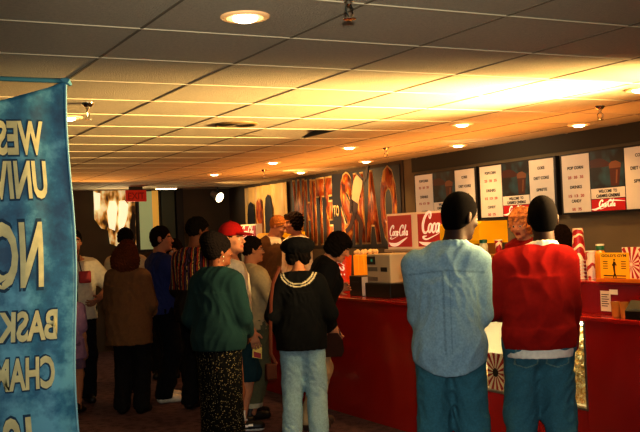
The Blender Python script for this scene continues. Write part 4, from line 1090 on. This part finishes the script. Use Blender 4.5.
cr = n.new('ShaderNodeValToRGB'); cr.color_ramp.elements[0].position = .38; cr.color_ramp.elements[0].color = (*hx('3a2208'), 1); cr.color_ramp.elements[1].position = .62; cr.color_ramp.elements[1].color = (*hx('fff0b8'), 1)
e = cr.color_ramp.elements.new(.48); e.color = (*hx('c08a38'), 1)
l.new(t_.outputs['Fac'], cr.inputs['Fac']); l.new(cr.outputs['Color'], b.inputs['Base Color']); l.new(cr.outputs['Color'], b.inputs['Emission Color']); b.inputs['Emission Strength'].default_value = .55; M_DISP = m
t = thing('backlit_display', 'bright backlit cream and amber display glowing at the far end', 'display', (3.68, FARY-.05, 1.55))
P = [(.0, .84), (.0, .42), (.10, .28), (.20, .25), (.22, .05), (.34, .0), (.62, .0), (.62, .84)]
ob('lit_panel', prism(P, face_y(0, 0, 0), .02), M_DISP, t)
M_GLOW = mat('display_glow', (1, .97, .85), .5, emit=rgb(255, 240, 200), estr=.8)
for P in ([(0, 0), (.10, -.04), (.12, .10), (.16, .30), (.12, .40), (.03, .40), (-.02, .25)], [(.16, -.06), (.22, -.06), (.30, .12), (.34, .34), (.28, .41), (.19, .40), (.17, .2)]):
    ob('bright_shape', prism([(x*.9, z) for x, z in P], face_y(.21, -.021, .28), .006), M_GLOW, t)
ob('bright_shape', prism([(0, 0), (.08, .02), (.10, .25), (0, .27)], face_y(.0, -.021, .55), .006), M_GLOW, t)
ob('dark_shape', prism([(0, 0), (.07, .02), (.09, .44), (.05, .5), (.0, .3)], face_y(.53, -.022, .03), .006), mat('display_dark', hx('1a1008'), .6), t)
t = thing('poster_case', 'tall pale green lit poster in a dark frame under the exit sign', 'poster', (4.33, FARY-.06, 1.45))
ob('frame', B((0, 0, 0), (.36, .04, .94), bev=.004), M_BOARD, t)
ob('poster', prism([(.035, .04), (.24, .04), (.24, .92), (.035, .92)], face_y(0, -.001, 0), .004), mat('poster_green', hx('a9b98c'), .5, emit=hx('a8b884'), estr=.35), t)
ob('poster_margin', prism([(.24, .25), (.34, .25), (.34, .93), (.24, .93)], face_y(0, -.001, 0), .005), mat('poster_gold', hx('e8b850'), .5, emit=hx('e0b050'), estr=.4), t)
t = thing('strip_light', 'short bright ceiling strip light right of the exit sign', 'ceiling light', (4.65, 13.83, CEIL-.001))
ob('housing', B((-.16, -.05, -.02), (.16, .05, 0), bev=.003), M_CASE, t); ob('diffuser', B((-.15, -.04, -.028), (.15, .04, -.02), bev=.003), M_BULB, t)
lamp('display_glow_lamp', 'AREA', (4.0, FARY-.15, 1.95), 14, (1, .8, .45), (3.6, 10, 1.2), .6, sizey=.5)
HB = (3.72, 7.04, .62); SB = (3.095, 6.868, .50); PK = (3.204, 7.373, .676); PO = (2.396, 9.754, 1.276)
STRAP = [(.04, -.02, .115), (.004, 0, .20), (.006, -.012, .42), (.014, -.024, .62), (.030, -.035, .74), (.055, -.045, .80), (.10, -.03, .865), (.13, .05, .85)]
# ------------------------------------------------------------------ raised boards behind the counter
tag(ob('trim_7', B((4.90, 3.2, 0), (WALLX, 13.9, .10)), mat('duckboard', hx('3a2a1a'), .8)), kind='structure')

# ------------------------------------------------------------------ cloth patterns
m, n, l, b = nt('speckled_skirt'); tc = n.new('ShaderNodeTexCoord'); v = n.new('ShaderNodeTexVoronoi'); v.inputs['Scale'].default_value = 72; l.new(tc.outputs['Object'], v.inputs['Vector'])
cr = n.new('ShaderNodeValToRGB'); cr.color_ramp.interpolation = 'CONSTANT'; cr.color_ramp.elements[0].color = (*hx('7c7358'), 1); cr.color_ramp.elements[1].position = .22; cr.color_ramp.elements[1].color = (*hx('060606'), 1)
l.new(v.outputs['Distance'], cr.inputs['Fac']); l.new(cr.outputs['Color'], b.inputs['Base Color']); b.inputs['Roughness'].default_value = .95; b.inputs['Specular IOR Level'].default_value = .08; M_SPECK = m
def sailor(V, c, s):
    q = (V-s.P)@s.RT; e = np.sqrt((q[:, 0]/.150)**2+((q[:, 2]-.535)/.135)**2)
    c[((e > .84) & (e < .92)) | ((e > 1.0) & (e < 1.08))] = hx('b8b098'); return c
def stripes(V, c, s):
    q = (V-s.P)@s.RT; u = np.abs(q[:, 0])+.25*q[:, 1]; f = (u % .062)/.062
    up = (q[:, 2] > .14) | (np.abs(q[:, 0]) < .06) & (q[:, 1] > 0)
    c[up & (f < .22)] = hx('8a2a18'); c[up & (f > .30) & (f < .42)] = hx('b89858'); c[up & (f > .62) & (f < .72)] = hx('4a2c50'); return c
def vest(V, c, s):
    q = (V-s.P)@s.RT; c[(q[:, 2] < .44-.5*np.abs(np.abs(q[:, 0])-.02)) | (np.abs(q[:, 0]) > .075)] = hx('5a4024'); return c
def jersey(V, c, s):
    q = (V-s.P)@s.RT; c[(np.abs(q[:, 0]) < .010) & (q[:, 1] > 0)] = hx('2a2c30'); return c
DK = '26110a'; MD = '5c3520'; LT = '9c6a4c'; PALE = 'b5805f'

# ---- man in the denim shirt
def yoke(V, c, s):
    q = (V-s.P)@s.RT; bk = q[:, 1] < -.03
    ln = bk & (np.abs(q[:, 2]-.385+.10*np.abs(q[:, 0])) < .0045) & (np.abs(q[:, 0]) < .2)
    pl = bk & (np.abs(np.abs(q[:, 0])-.018) < .0035) & (q[:, 2] < .385) & (q[:, 2] > -.05)
    c[ln | pl] *= .72; return c
p = Fig('person', 'tall man in untucked light denim shirt and blue jeans, seen from behind', (3.105, 4.472, 0), 54, 1.81, DK, nx=.045, head=(-44, -10, 4), h=.0065,
        arms=[dict(w=(-.09, .27, 1.10), p=(-.25, -1, -.7)), dict(w=(.10, .28, 1.08), p=(.35, -1, -.6))], feet=[(-.12, 0, 0, 10), (.12, .03, 0, -12)], hairc='070505', build=1.0).body()
p.top('denim_shirt', '7796aa', o=.014, hem=.785, prof=[(.33, .155, .120, -.01), (.15, .165, .140, -.015), (-.05, .176, .160, -.025), (-.165, .184, .165, -.03)], os=.018, ow=.018, sleeve=.97, amp=.008, wl=.13, m=M_DENIM, collar=.020, seed=11, tail=.075, colf=yoke)
p.trousers('386a7c', o=.010, oh=.048, amp=.006, m=M_DENIM, seed=12, name='jeans', waist=.90); p.shoes('2a2420'); p.hair(style='fade', thick=.009, amp=.0, wl=.012)
# ---- man in the red sweater
def denim_seams(V, c, s):
    for sx in (-1, 1):
        x = V[:, 0]-sx*.088; z = V[:, 2]-.86; bk = V[:, 1] < s.P[1]-.02
        w = .062; bot = -.085+.35*np.abs(x)
        d = np.minimum(np.abs(np.abs(x)-w), np.abs(z-bot)); ins = (np.abs(x) < w+.004) & (z > bot-.004) & (z < .055)
        c[bk & ins & (d < .0035)] = np.array(hx('6f8a86'))
    return c
p = Fig('person', 'man in loose red sweater over white shirt and blue jeans, back turned', (3.735, 4.475, 0), 58, 1.775, DK, nx=.055, head=(0, -4, 0), h=.0065,
        arms=[dict(w=(-.16, .28, 1.05), p=(-.8, -.9, -.6)), dict(w=(.20, .15, .84), p=(.55, -1, 0))], feet=[(-.13, .02, 0, 14), (.13, -.02, 0, -16)], hairc='070505', build=.99).body()
p.top('red_sweater', '82120d', o=.022, hem=.885, prof=[(.33, .185, .135, -.01), (.15, .20, .155, -.015), (.02, .198, .165, -.02), (-.065, .185, .155, -.02)], os=.028, ow=.022, sleeve=.96, amp=.008, wl=.15, blouse=.012, seed=21)
p.top('white_shirt', 'd8d4cc', o=.008, hem=.835, prof=[(.10, .150, .105, 0), (-.02, .184, .150, -.02), (-.115, .190, .160, -.024)], os=.002, ow=.002, sleeve=.3, amp=.002, neck=.525, seed=22, collar=.022)
p.trousers('3a6a7c', o=.022, oh=.05, amp=.007, m=M_DENIM, seed=23, name='jeans', colf=denim_seams, waist=.95); p.shoes('ddd8cc'); p.hair(style='fade', thick=.009, amp=.0, wl=.012)

# ---- woman in black beret and sailor-collared sweater
p = Fig('person', 'woman in black beret, black sailor-collar sweater and faded jeans, back turned', (3.35, 6.83, 0), 58, 1.575, LT, True, head=(10, -4, 0), hairc='120e0c',
        arms=[dict(w=(-.20, .12, .92), p=(-.4, -1, 0)), dict(w=(.21, .16, .95), p=(.5, -1, 0))], feet=[(-.11, 0, 0, 6), (.12, .02, 0, -8)], build=1.04).body()
p.top('sailor_sweater', '0c0d0e', o=.024, hem=.80, prof=[(.33, .185, .135, -.01), (.15, .20, .155, -.01), (-.15, .21, .165, -.02)], os=.028, ow=.022, amp=.006, colf=sailor, seed=31)
p.trousers('8fb0bd', o=.024, oh=.042, amp=.007, m=M_DENIM, seed=32, name='faded_jeans'); p.shoes('2c2018'); p.hair(style='curly', thick=.010, amp=.004)
H = lambda *a: p.hc0+p.Rh@V3(*a)
p.headwear('beret', [('u', .02, f_ell(H(0, -.025, .065), (.152, .152, .080), p.Rh)), ('u', .02, f_ell(H(0, -.02, .03), (.112, .124, .05), p.Rh)), ('u', .008, f_cap(H(0, -.025, .125), H(0, -.02, .145), .006, .005))], '08080a', post=folds(5, .004, .08))

# ---- woman in the green jacket with the long speckled skirt
p = Fig('person', 'woman in dark green jacket and long speckled skirt with gathered black hair', (2.635, 6.745, 0), 44, 1.635, MD, True, head=(-38, -2, 0), hairc='100c0b',
        arms=[dict(w=(-.17, .16, .95), p=(-.4, -1, 0)), dict(w=(.17, .18, .95), p=(.4, -1, 0))], feet=[(-.10, 0, 0, 8), (.10, .02, 0, -8)], build=1.0).body()
p.top('green_jacket', '0c2326', o=.030, hem=.845, prof=[(.33, .185, .14, -.01), (.15, .205, .165, -.015), (-.02, .212, .175, -.02), (-.105, .20, .165, -.02)], os=.030, ow=.024, amp=.007, wl=.13, blouse=.010, seed=41, collar=.012)
p.skirt('101010', [(1.0, .165, .125, 0), (.85, .185, .145, -.02), (.45, .170, .140, -.01), (.12, .180, .150, 0)], m=M_SPECK); p.shoes('15110f'); p.hair(style='updo', thick=.016, amp=.003, wl=.016)
for nm, z, r in (('earring', -.052, .007), ('earring', -.085, .005)):
    s2 = bmesh.new(); bmesh.ops.create_icosphere(s2, subdivisions=2, radius=r); e = (p.hc0+p.Rh@V3(.088, -.008, z))*p.k
    bmesh.ops.translate(s2, vec=Vector([float(v) for v in e]), verts=s2.verts[:]); ob(nm, s2, mat('earring_silver', hx('e8e4d8'), .2, .8), p.root, True)

# ---- red cap
p = Fig('person', 'young man in red baseball cap, white T-shirt and dark shorts facing the counter', (3.115, 7.615, 0), -12, 1.72, PALE, head=(-38, 0, 0), hairc='2a1c14',
        arms=[dict(w=(-.24, .10, .90)), dict(w=(.25, .10, .83))], feet=[(-.11, 0, 0, 8), (.11, .03, 0, -10)], build=.98).body()
p.top('white_t_shirt', 'd6d0c0', o=.016, hem=.84, prof=[(.36, .17, .13, 0), (.15, .18, .14, 0), (-.11, .19, .15, -.01)], os=.030, sleeve=.36, amp=.008, seed=51)
p.trousers('16323a', o=.030, oh=.05, to=.62, hem=.42, seed=52, name='shorts'); p.hair(style='short', thick=.006)
for i in (0, 1):
    a = p.an[i]; p.garment('sock', [('u', .02, f_cap(a+V3(0, 0, .0), a+V3(0, .0, .10), .046, .054)), ('i', 0, f_half(a+V3(0, 0, .10), V3(0, 0, 1)))], a-V3(.1, .1, .1), a+V3(.1, .1, .18), 'e8e4da', h=.006)
def swoosh(V, c, s):
    c[V[:, 2] < .022] = hx('d8d4cc'); c[(np.abs(V[:, 2]-.045-.12*(V[:, 1])) < .009) & (V[:, 1] > -.04) & (V[:, 1] < .09)] = hx('e8e8e4'); return c
for i in (0, 1):
    fx, fy, fz, fa = p.ft[i]; d = V3(-math.sin(fa), math.cos(fa), 0); bb = V3(fx, fy, fz)
    p.garment('shoe', [('u', .03, f_cap(bb-d*.055+V3(0, 0, .055), bb-d*.05+V3(0, 0, .09), .046, .046)), ('u', .03, f_cap(bb-d*.05+V3(0, 0, .046), bb+d*.13+V3(0, 0, .036), .047, .043)), ('i', 0, f_half(bb, V3(0, 0, -1)))], bb-V3(.2, .2, .04), bb+V3(.2, .24, .2), '0e0e10', M_LEATHER, h=.006, colf=swoosh)
H = lambda *a: p.hc0+p.Rh@V3(*a)
p.headwear('baseball_cap', [('u', .02, f_ell(H(0, -.012, .048), (.095, .113, .104), p.Rh)), ('i', 0, f_half(H(0, 0, .028), p.Rh@V3(0, 0, -1))), ('u', .010, f_ell(H(0, .115, .040), (.078, .090, .012), p.Rh@Rx(-.10))), ('u', .006, f_ell(H(0, -.012, .153), (.010, .010, .006), p.Rh))], '8f1410')

# ---- boy with glasses
p = Fig('person', 'boy with glasses in beige shirt and rolled olive trousers, in profile', (3.46, 8.01, 0), 5, 1.61, LT, head=(-12, -2, 0), hairc='17100c',
        arms=[dict(w=(-.20, .22, 1.0), p=(-1, -.7, 0)), dict(w=(.20, .24, 1.02), p=(1, -.8, 0))], feet=[(-.10, .04, 0, 8), (.10, -.08, 0, -10)]).body()
p.top('beige_shirt', '9c9072', o=.022, hem=.86, prof=[(.36, .185, .13, 0), (.15, .195, .145, 0), (-.09, .20, .15, -.01)], os=.03, sleeve=.96, ow=.02, amp=.009, seed=61, collar=.014)
def cuffs(V, c, s): c[V[:, 2] < .165] = hx('a8a690'); return c
p.trousers('55573f', o=.022, oh=.042, hem=.12, seed=62, colf=cuffs); p.shoes('1a1512'); p.hair(style='short', thick=.016, amp=.004)
R_ = p.Rh; bm = bmesh.new()
for sx in (-1, 1):
    ring = [p.hc0+R_@V3(sx*.032+.022*math.cos(a), .104-.002*abs(math.cos(a)), -.004+.018*math.sin(a)) for a in np.linspace(0, 2*PI, 17)]
    tube([Vector([float(x)*p.k for x in q]) for q in ring], .0022, 6, bm)
    arm_ = [p.hc0+R_@V3(*q) for q in ((sx*.054, .102, .002), (sx*.076, .06, .004), (sx*.082, .0, .0))]
    tube([Vector([float(x)*p.k for x in q]) for q in arm_], .002, 6, bm)
br = [p.hc0+R_@V3(*q) for q in ((-.010, .106, .002), (0, .110, .006), (.010, .106, .002))]
tube([Vector([float(x)*p.k for x in q]) for q in br], .0022, 6, bm); ob('eyeglasses', bm, M_BLK, p.root, True)

# ---- woman bending at the counter
p = Fig('person', 'dark-haired woman in black coat bending her head over the red counter', (3.69, 7.30, 0), -18, 1.68, PALE, True, lean=19, head=(-14, -34, 0), hairc='15100e', h=.0065,
        arms=[dict(w=(-.10, .24, 1.17), p=(-.4, -1, -.4)), dict(w=(.248, .137, .88), p=(.6, -1, 0))], palms=(None, (-.9, .2, .2)), feet=[(-.09, .02, 0, 6), (.10, -.05, 0, -8)], hand_curl=.7).body()
p.top('black_coat', '0e0e10', o=.026, hem=.70, prof=[(.36, .185, .14, 0), (.15, .19, .155, 0.0), (-.25, .215, .19, .02)], os=.028, ow=.022, sleeve=.95, amp=.008, seed=71, collar=.014)
p.trousers('b5a07a', o=.020, oh=.034, seed=72); p.shoes('4a3424'); p.hair(style='bob', thick=.007, amp=.004)

# ---- woman in the tan jacket
p = Fig('person', 'woman with long auburn hair in a tan brown jacket and black trousers', (2.61, 8.985, 0), 52, 1.63, LT, True, head=(-8, -4, 0), hairc='4a2212',
        arms=[dict(w=(-.15, .26, 1.0), p=(-.4, -1, 0)), dict(w=(.15, .26, 1.0), p=(.4, -1, 0))], feet=[(-.10, 0, 0, 8), (.10, .02, 0, -8)], build=1.08).body()
p.top('tan_jacket', '624428', o=.028, hem=.70, prof=[(.33, .19, .145, -.01), (.10, .205, .165, -.01), (-.25, .22, .18, -.02)], os=.030, ow=.024, amp=.008, wl=.15, seed=81)
p.trousers('121214', o=.022, oh=.04, seed=82); p.shoes('15120f'); p.hair(style='long', thick=.012, amp=.004, wl=.025)

# ---- man in the blue T-shirt
p = Fig('person', 'man in navy blue T-shirt and white shoes, looking towards the counter', (3.09, 9.435, 0), 4, 1.755, LT, head=(-28, 0, 0), hairc='17110d',
        arms=[dict(w=(-.10, .32, 1.10), p=(-1, -.6, -.3)), dict(w=(.10, .33, 1.10), p=(1, -.7, -.3))], feet=[(-.11, .06, 0, 6), (.11, -.04, 0, -10)], build=1.06, hand_curl=.7, palms=((.9, .1, -.2), (-.9, .1, -.2))).body()
p.top('blue_t_shirt', '20285c', o=.020, hem=.88, prof=[(.36, .18, .135, 0), (.15, .195, .15, 0), (-.07, .20, .155, -.01)], os=.034, sleeve=.42, amp=.008, seed=91, collar=.012)
p.trousers('0e0f14', o=.024, oh=.044, seed=92); p.shoes('cfc8b4'); p.hair(style='fade', thick=.010, amp=.002)

# ---- man in the striped jacket
p = Fig('person', 'tall man in a dark jacket with red and tan stripes beside the counter', (3.215, 8.755, 0), 34, 1.82, MD, head=(-30, -6, 0), hairc='0f0c0a',
        arms=[dict(w=(-.15, .24, 1.02), p=(-.4, -1, 0)), dict(w=(.15, .24, 1.02), p=(.4, -1, 0))], feet=[(-.11, 0, 0, 8), (.11, .03, 0, -8)]).body()
p.top('striped_jacket', '17120f', o=.024, hem=.80, prof=[(.36, .19, .14, 0), (.10, .205, .155, 0), (-.15, .215, .165, -.01)], os=.03, ow=.022, amp=.007, colf=stripes, seed=101)
p.trousers('101012', o=.022, oh=.04, seed=102); p.shoes('121010'); p.hair(style='short', thick=.014, amp=.003)

# ---- background visitors
p = Fig('person', 'dark-capped man in pale shirt half hidden behind the auburn haired woman', (3.12, 10.78, 0), 70, 1.77, MD, hairc='0e0b0a', h=.009).body()
p.top('pale_shirt', 'a89c80', hem=.84, seed=111, h=.010); p.trousers('1c1a18', seed=112); p.shoes('141210'); p.hair(style='short', thick=.014)
p = Fig('person', 'man in brown top facing the camera behind the blue T-shirted man', (3.64, 11.05, 0), -112, 1.78, LT, hairc='120d0a', h=.008).body()
p.top('brown_top', '33241a', hem=.84, seed=121); p.trousers('1a1816', seed=122); p.shoes('141210'); p.hair(style='short', thick=.014)
p = Fig('person', 'dark-haired woman facing the camera between blue T-shirt and striped jacket', (3.46, 10.10, 0), -120, 1.62, LT, True, head=(10, -6, 0), hairc='120d0a', h=.0075).body()
p.top('brown_blouse', '4a2a1c', hem=.84, seed=131); p.trousers('1a1816', seed=132); p.shoes('141210'); p.hair(style='bob', thick=.016)
p = Fig('person', 'person in pale grey open jersey with a red pouch, beside the blue banner', (2.335, 9.95, 0), -95, 1.76, LT, hairc='15100c', h=.007, arms=[dict(w=(-.20, .20, 1.05), p=(-1, -.6, 0)), dict(w=(.27, .05, .80), p=(.6, -1, 0))], hand_curl=.55).body()
# the hand nearer the wall hangs down, seen at the picture's right side of the figure
p.top('grey_jersey', 'c8c0aa', o=.022, hem=.84, prof=[(.36, .19, .14, 0), (.10, .205, .155, 0), (-.11, .215, .165, -.01)], os=.036, sleeve=.44, amp=.008, colf=jersey, seed=141)
p.trousers('15161a', o=.026, oh=.045, seed=142); p.shoes('151210'); p.hair(style='short', thick=.012)
p = Fig('person', 'small child in long lilac shirt, mostly hidden behind the blue banner', (2.125, 9.38, 0), 55, 1.27, LT, True, hairc='1c120c', h=.008, build=1.05).body()
p.top('lilac_shirt', '8a6a88', o=.022, hem=.72, prof=[(.36, .18, .13, 0), (.10, .20, .15, 0), (-.23, .23, .18, 0)], os=.034, sleeve=.42, amp=.008, seed=151)
p.trousers('6a5068', o=.022, oh=.04, to=.5, hem=.58, seed=152, name='shorts'); p.shoes('151210'); p.hair(style='bob', thick=.012)

# ---- staff behind the counter
p = Fig('person', 'orange-haired server in white shirt bowing his head behind the far counter', (5.21, 11.34, .10), 270, 1.79, PALE, head=(48, -26, 0), hairc='9c6630', h=.008).body()
p.top('waistcoat_and_shirt', 'dcd2ba', hem=.90, collar=.014, seed=161, colf=vest); p.trousers('141414', seed=162); p.shoes('141210'); p.hair(style='short', thick=.015)
p = Fig('person', 'dark curly-haired server in white shirt behind the counter, turned left', (5.17, 10.58, .10), 195, 1.79, PALE, head=(-25, -4, 0), hairc='1a120d', h=.008).body()
p.top('waistcoat_and_shirt', 'e0d6c0', hem=.90, collar=.014, seed=171); p.trousers('141414', seed=172); p.shoes('141210'); p.hair(style='curly', thick=.004, amp=.006)
p = Fig('person', 'server with curly orange hair looking down between the two nearest men', (5.17, 6.32, .10), 212, 1.655, 'c08a68', True, head=(-6, -14, 0), hairc='cc9058', lips='8a3a30', h=.006,
        arms=[dict(w=(-.12, .20, 1.14), p=(-.3, -1, -.3)), dict(w=(.12, .20, 1.14), p=(.3, -1, -.3))]).body()
p.top('red_uniform_shirt', '7a1410', hem=.88, collar=.014, seed=181); p.trousers('141414', seed=182); p.shoes('141210'); p.hair(style='curly', thick=.014, amp=.009, wl=.035)
p = Fig('person', 'dark long-haired server behind the counter, half hidden by the red sweater', (5.58, 6.33, .10), 30, 1.50, LT, True, hairc='1c110b', h=.008).body()
p.top('dark_top', '2c1c14', hem=.86, seed=191); p.trousers('141414', seed=192); p.shoes('141210'); p.hair(style='long', thick=.012, amp=.004)

# ------------------------------------------------------------------ things people carry
t = thing('handbag', 'brown leather handbag hanging from the hand of the bending woman', 'handbag', HB)
bm = bmesh.new()
pr = [(-.085, 0), (.085, 0), (.10, .03), (.095, .11), (.06, .165), (-.06, .165), (-.095, .11), (-.10, .03)]
prism(pr, Matrix(((.9, 0, .2, -.03), (-.45, 0, .95, -.03), (0, 1, 0, 0), (0, 0, 0, 1))), .07, bm); bmesh.ops.bevel(bm, geom=bm.edges[:], offset=.014, segments=3, profile=.5, affect='EDGES')
ob('bag_body', bm, mat('bag_brown', hx('2a120a'), .7, spec=.1, noise=.2, nscale=20), t, True)
ob('handle', tube([(-.05, .02, .155), (-.03, .0, .215), (0.02, -.02, .235), (.06, -.03, .20), (.07, -.04, .155)], .008, 8), mat('bag_strap_dark', hx('2c1812'), .5), t, True)
t = thing('shoulder_bag', 'slim tan leather shoulder bag on a long strap, behind the beret woman', 'shoulder bag', SB)
bm = B((-.045, -.02, 0), (.045, .025, .125), bev=.012); ob('bag_body', bm, mat('bag_tan', hx('3c1a0c'), .6, spec=.15), t)
ob('strap', tube(STRAP, .013, 8, flat=(-.46, -.89, 0)), mat('strap_tan', hx('4e2412'), .6, spec=.15), t, True)
t = thing('snack_packet', 'bright yellow and red paper packet held low behind the red capped man', 'packet', PK)
bm = prism([(-.045, -.06), (.04, -.075), (.045, .04), (-.03, .075)], Matrix(((.8, 0, .3, 0), (-.5, 0, .8, 0), (0, 1, 0, 0), (0, 0, 0, 1))), .03); ob('packet', bm, mat('packet_yellow', hx('e6c860'), .5, noise=.4, nscale=30), t)
bm = prism([(-.03, -.055), (.03, -.07), (.035, -.03), (-.03, -.01)], Matrix(((.8, 0, .3, -.001), (-.5, 0, .8, -.003), (0, 1, 0, 0), (0, 0, 0, 1))), .028); ob('label_print', bm, M_CRED, t)
t = thing('red_pouch', 'small red pouch on a neck strap against the pale grey jersey', 'pouch', PO)
ob('pouch', B((-.06, -.02, -.06), (.06, .02, .06), bev=.012), mat('pouch_red', hx('a3201a'), .6), t)
ob('neck_strap', tube([(-.03, .01, .055), (-.05, .02, .16), (-.035, .06, .24)], .006, 6), M_BLK, t, True)
# ------------------------------------------------------------------ light
SC.view_settings.view_transform = 'Standard'; SC.view_settings.look = 'None'; SC.view_settings.exposure = .06; SC.view_settings.gamma = .85
w = bpy.data.worlds.new('world'); SC.world = w; w.use_nodes = True
bg = w.node_tree.nodes['Background']; bg.inputs['Color'].default_value = (.62, .72, .62, 1); bg.inputs['Strength'].default_value = .10
# camera flash
lamp('camera_flash', 'SPOT', (.03, -.02, 1.72), 520, (1, .93, .80), (.03+_f.x*5, -.02+_f.y*5, 1.40), .03, 60, .9)
# strong warm lamps raking the ceiling from the right, outside the picture
lamp('ceiling_wash_lamp', 'SPOT', (4.75, 3.2, 1.95), 900, (1, .68, .27), (3.1, 5.2, 2.40), .08, 80, 1.0)
lamp('ceiling_wash_lamp', 'SPOT', (4.6, 3.9, 1.95), 2700, (1, .66, .26), (1.5, 6.5, 2.38), .08, 75, 1.0)
# unseen upward fills added to warm the ceiling; last, the display tube
lamp('counter_uplight_fill', 'AREA', (4.95, 8.2, 1.75), 60, (1, .38, .07), (4.7, 8.2, 2.6), 6.5, sizey=.3)
lamp('lobby_uplight_fill', 'AREA', (2.4, 12.0, 1.95), 20, (1, .42, .09), (2.6, 11.0, 2.6), 2.5, sizey=1.0)
lamp('display_lamp', 'AREA', (4.197, 5.2, .99), 9, (1, .93, .7), (4.24, 5.2, .4), 1.25, sizey=.05)
# unseen fill spots added to brighten the wall of banners and boards
lamp('banner_fill_spot', 'SPOT', (4.9, 10.6, 2.3), 80, (1, .62, .25), (5.85, 10.6, 1.8), .05, 120, .8)
lamp('banner_fill_spot', 'SPOT', (4.9, 12.8, 2.3), 60, (1, .62, .25), (5.85, 12.8, 1.8), .05, 120, .8)
lamp('board_fill_spot', 'SPOT', (4.9, 7.2, 2.3), 30, (1, .75, .45), (5.85, 7.2, 1.7), .05, 130, .8)
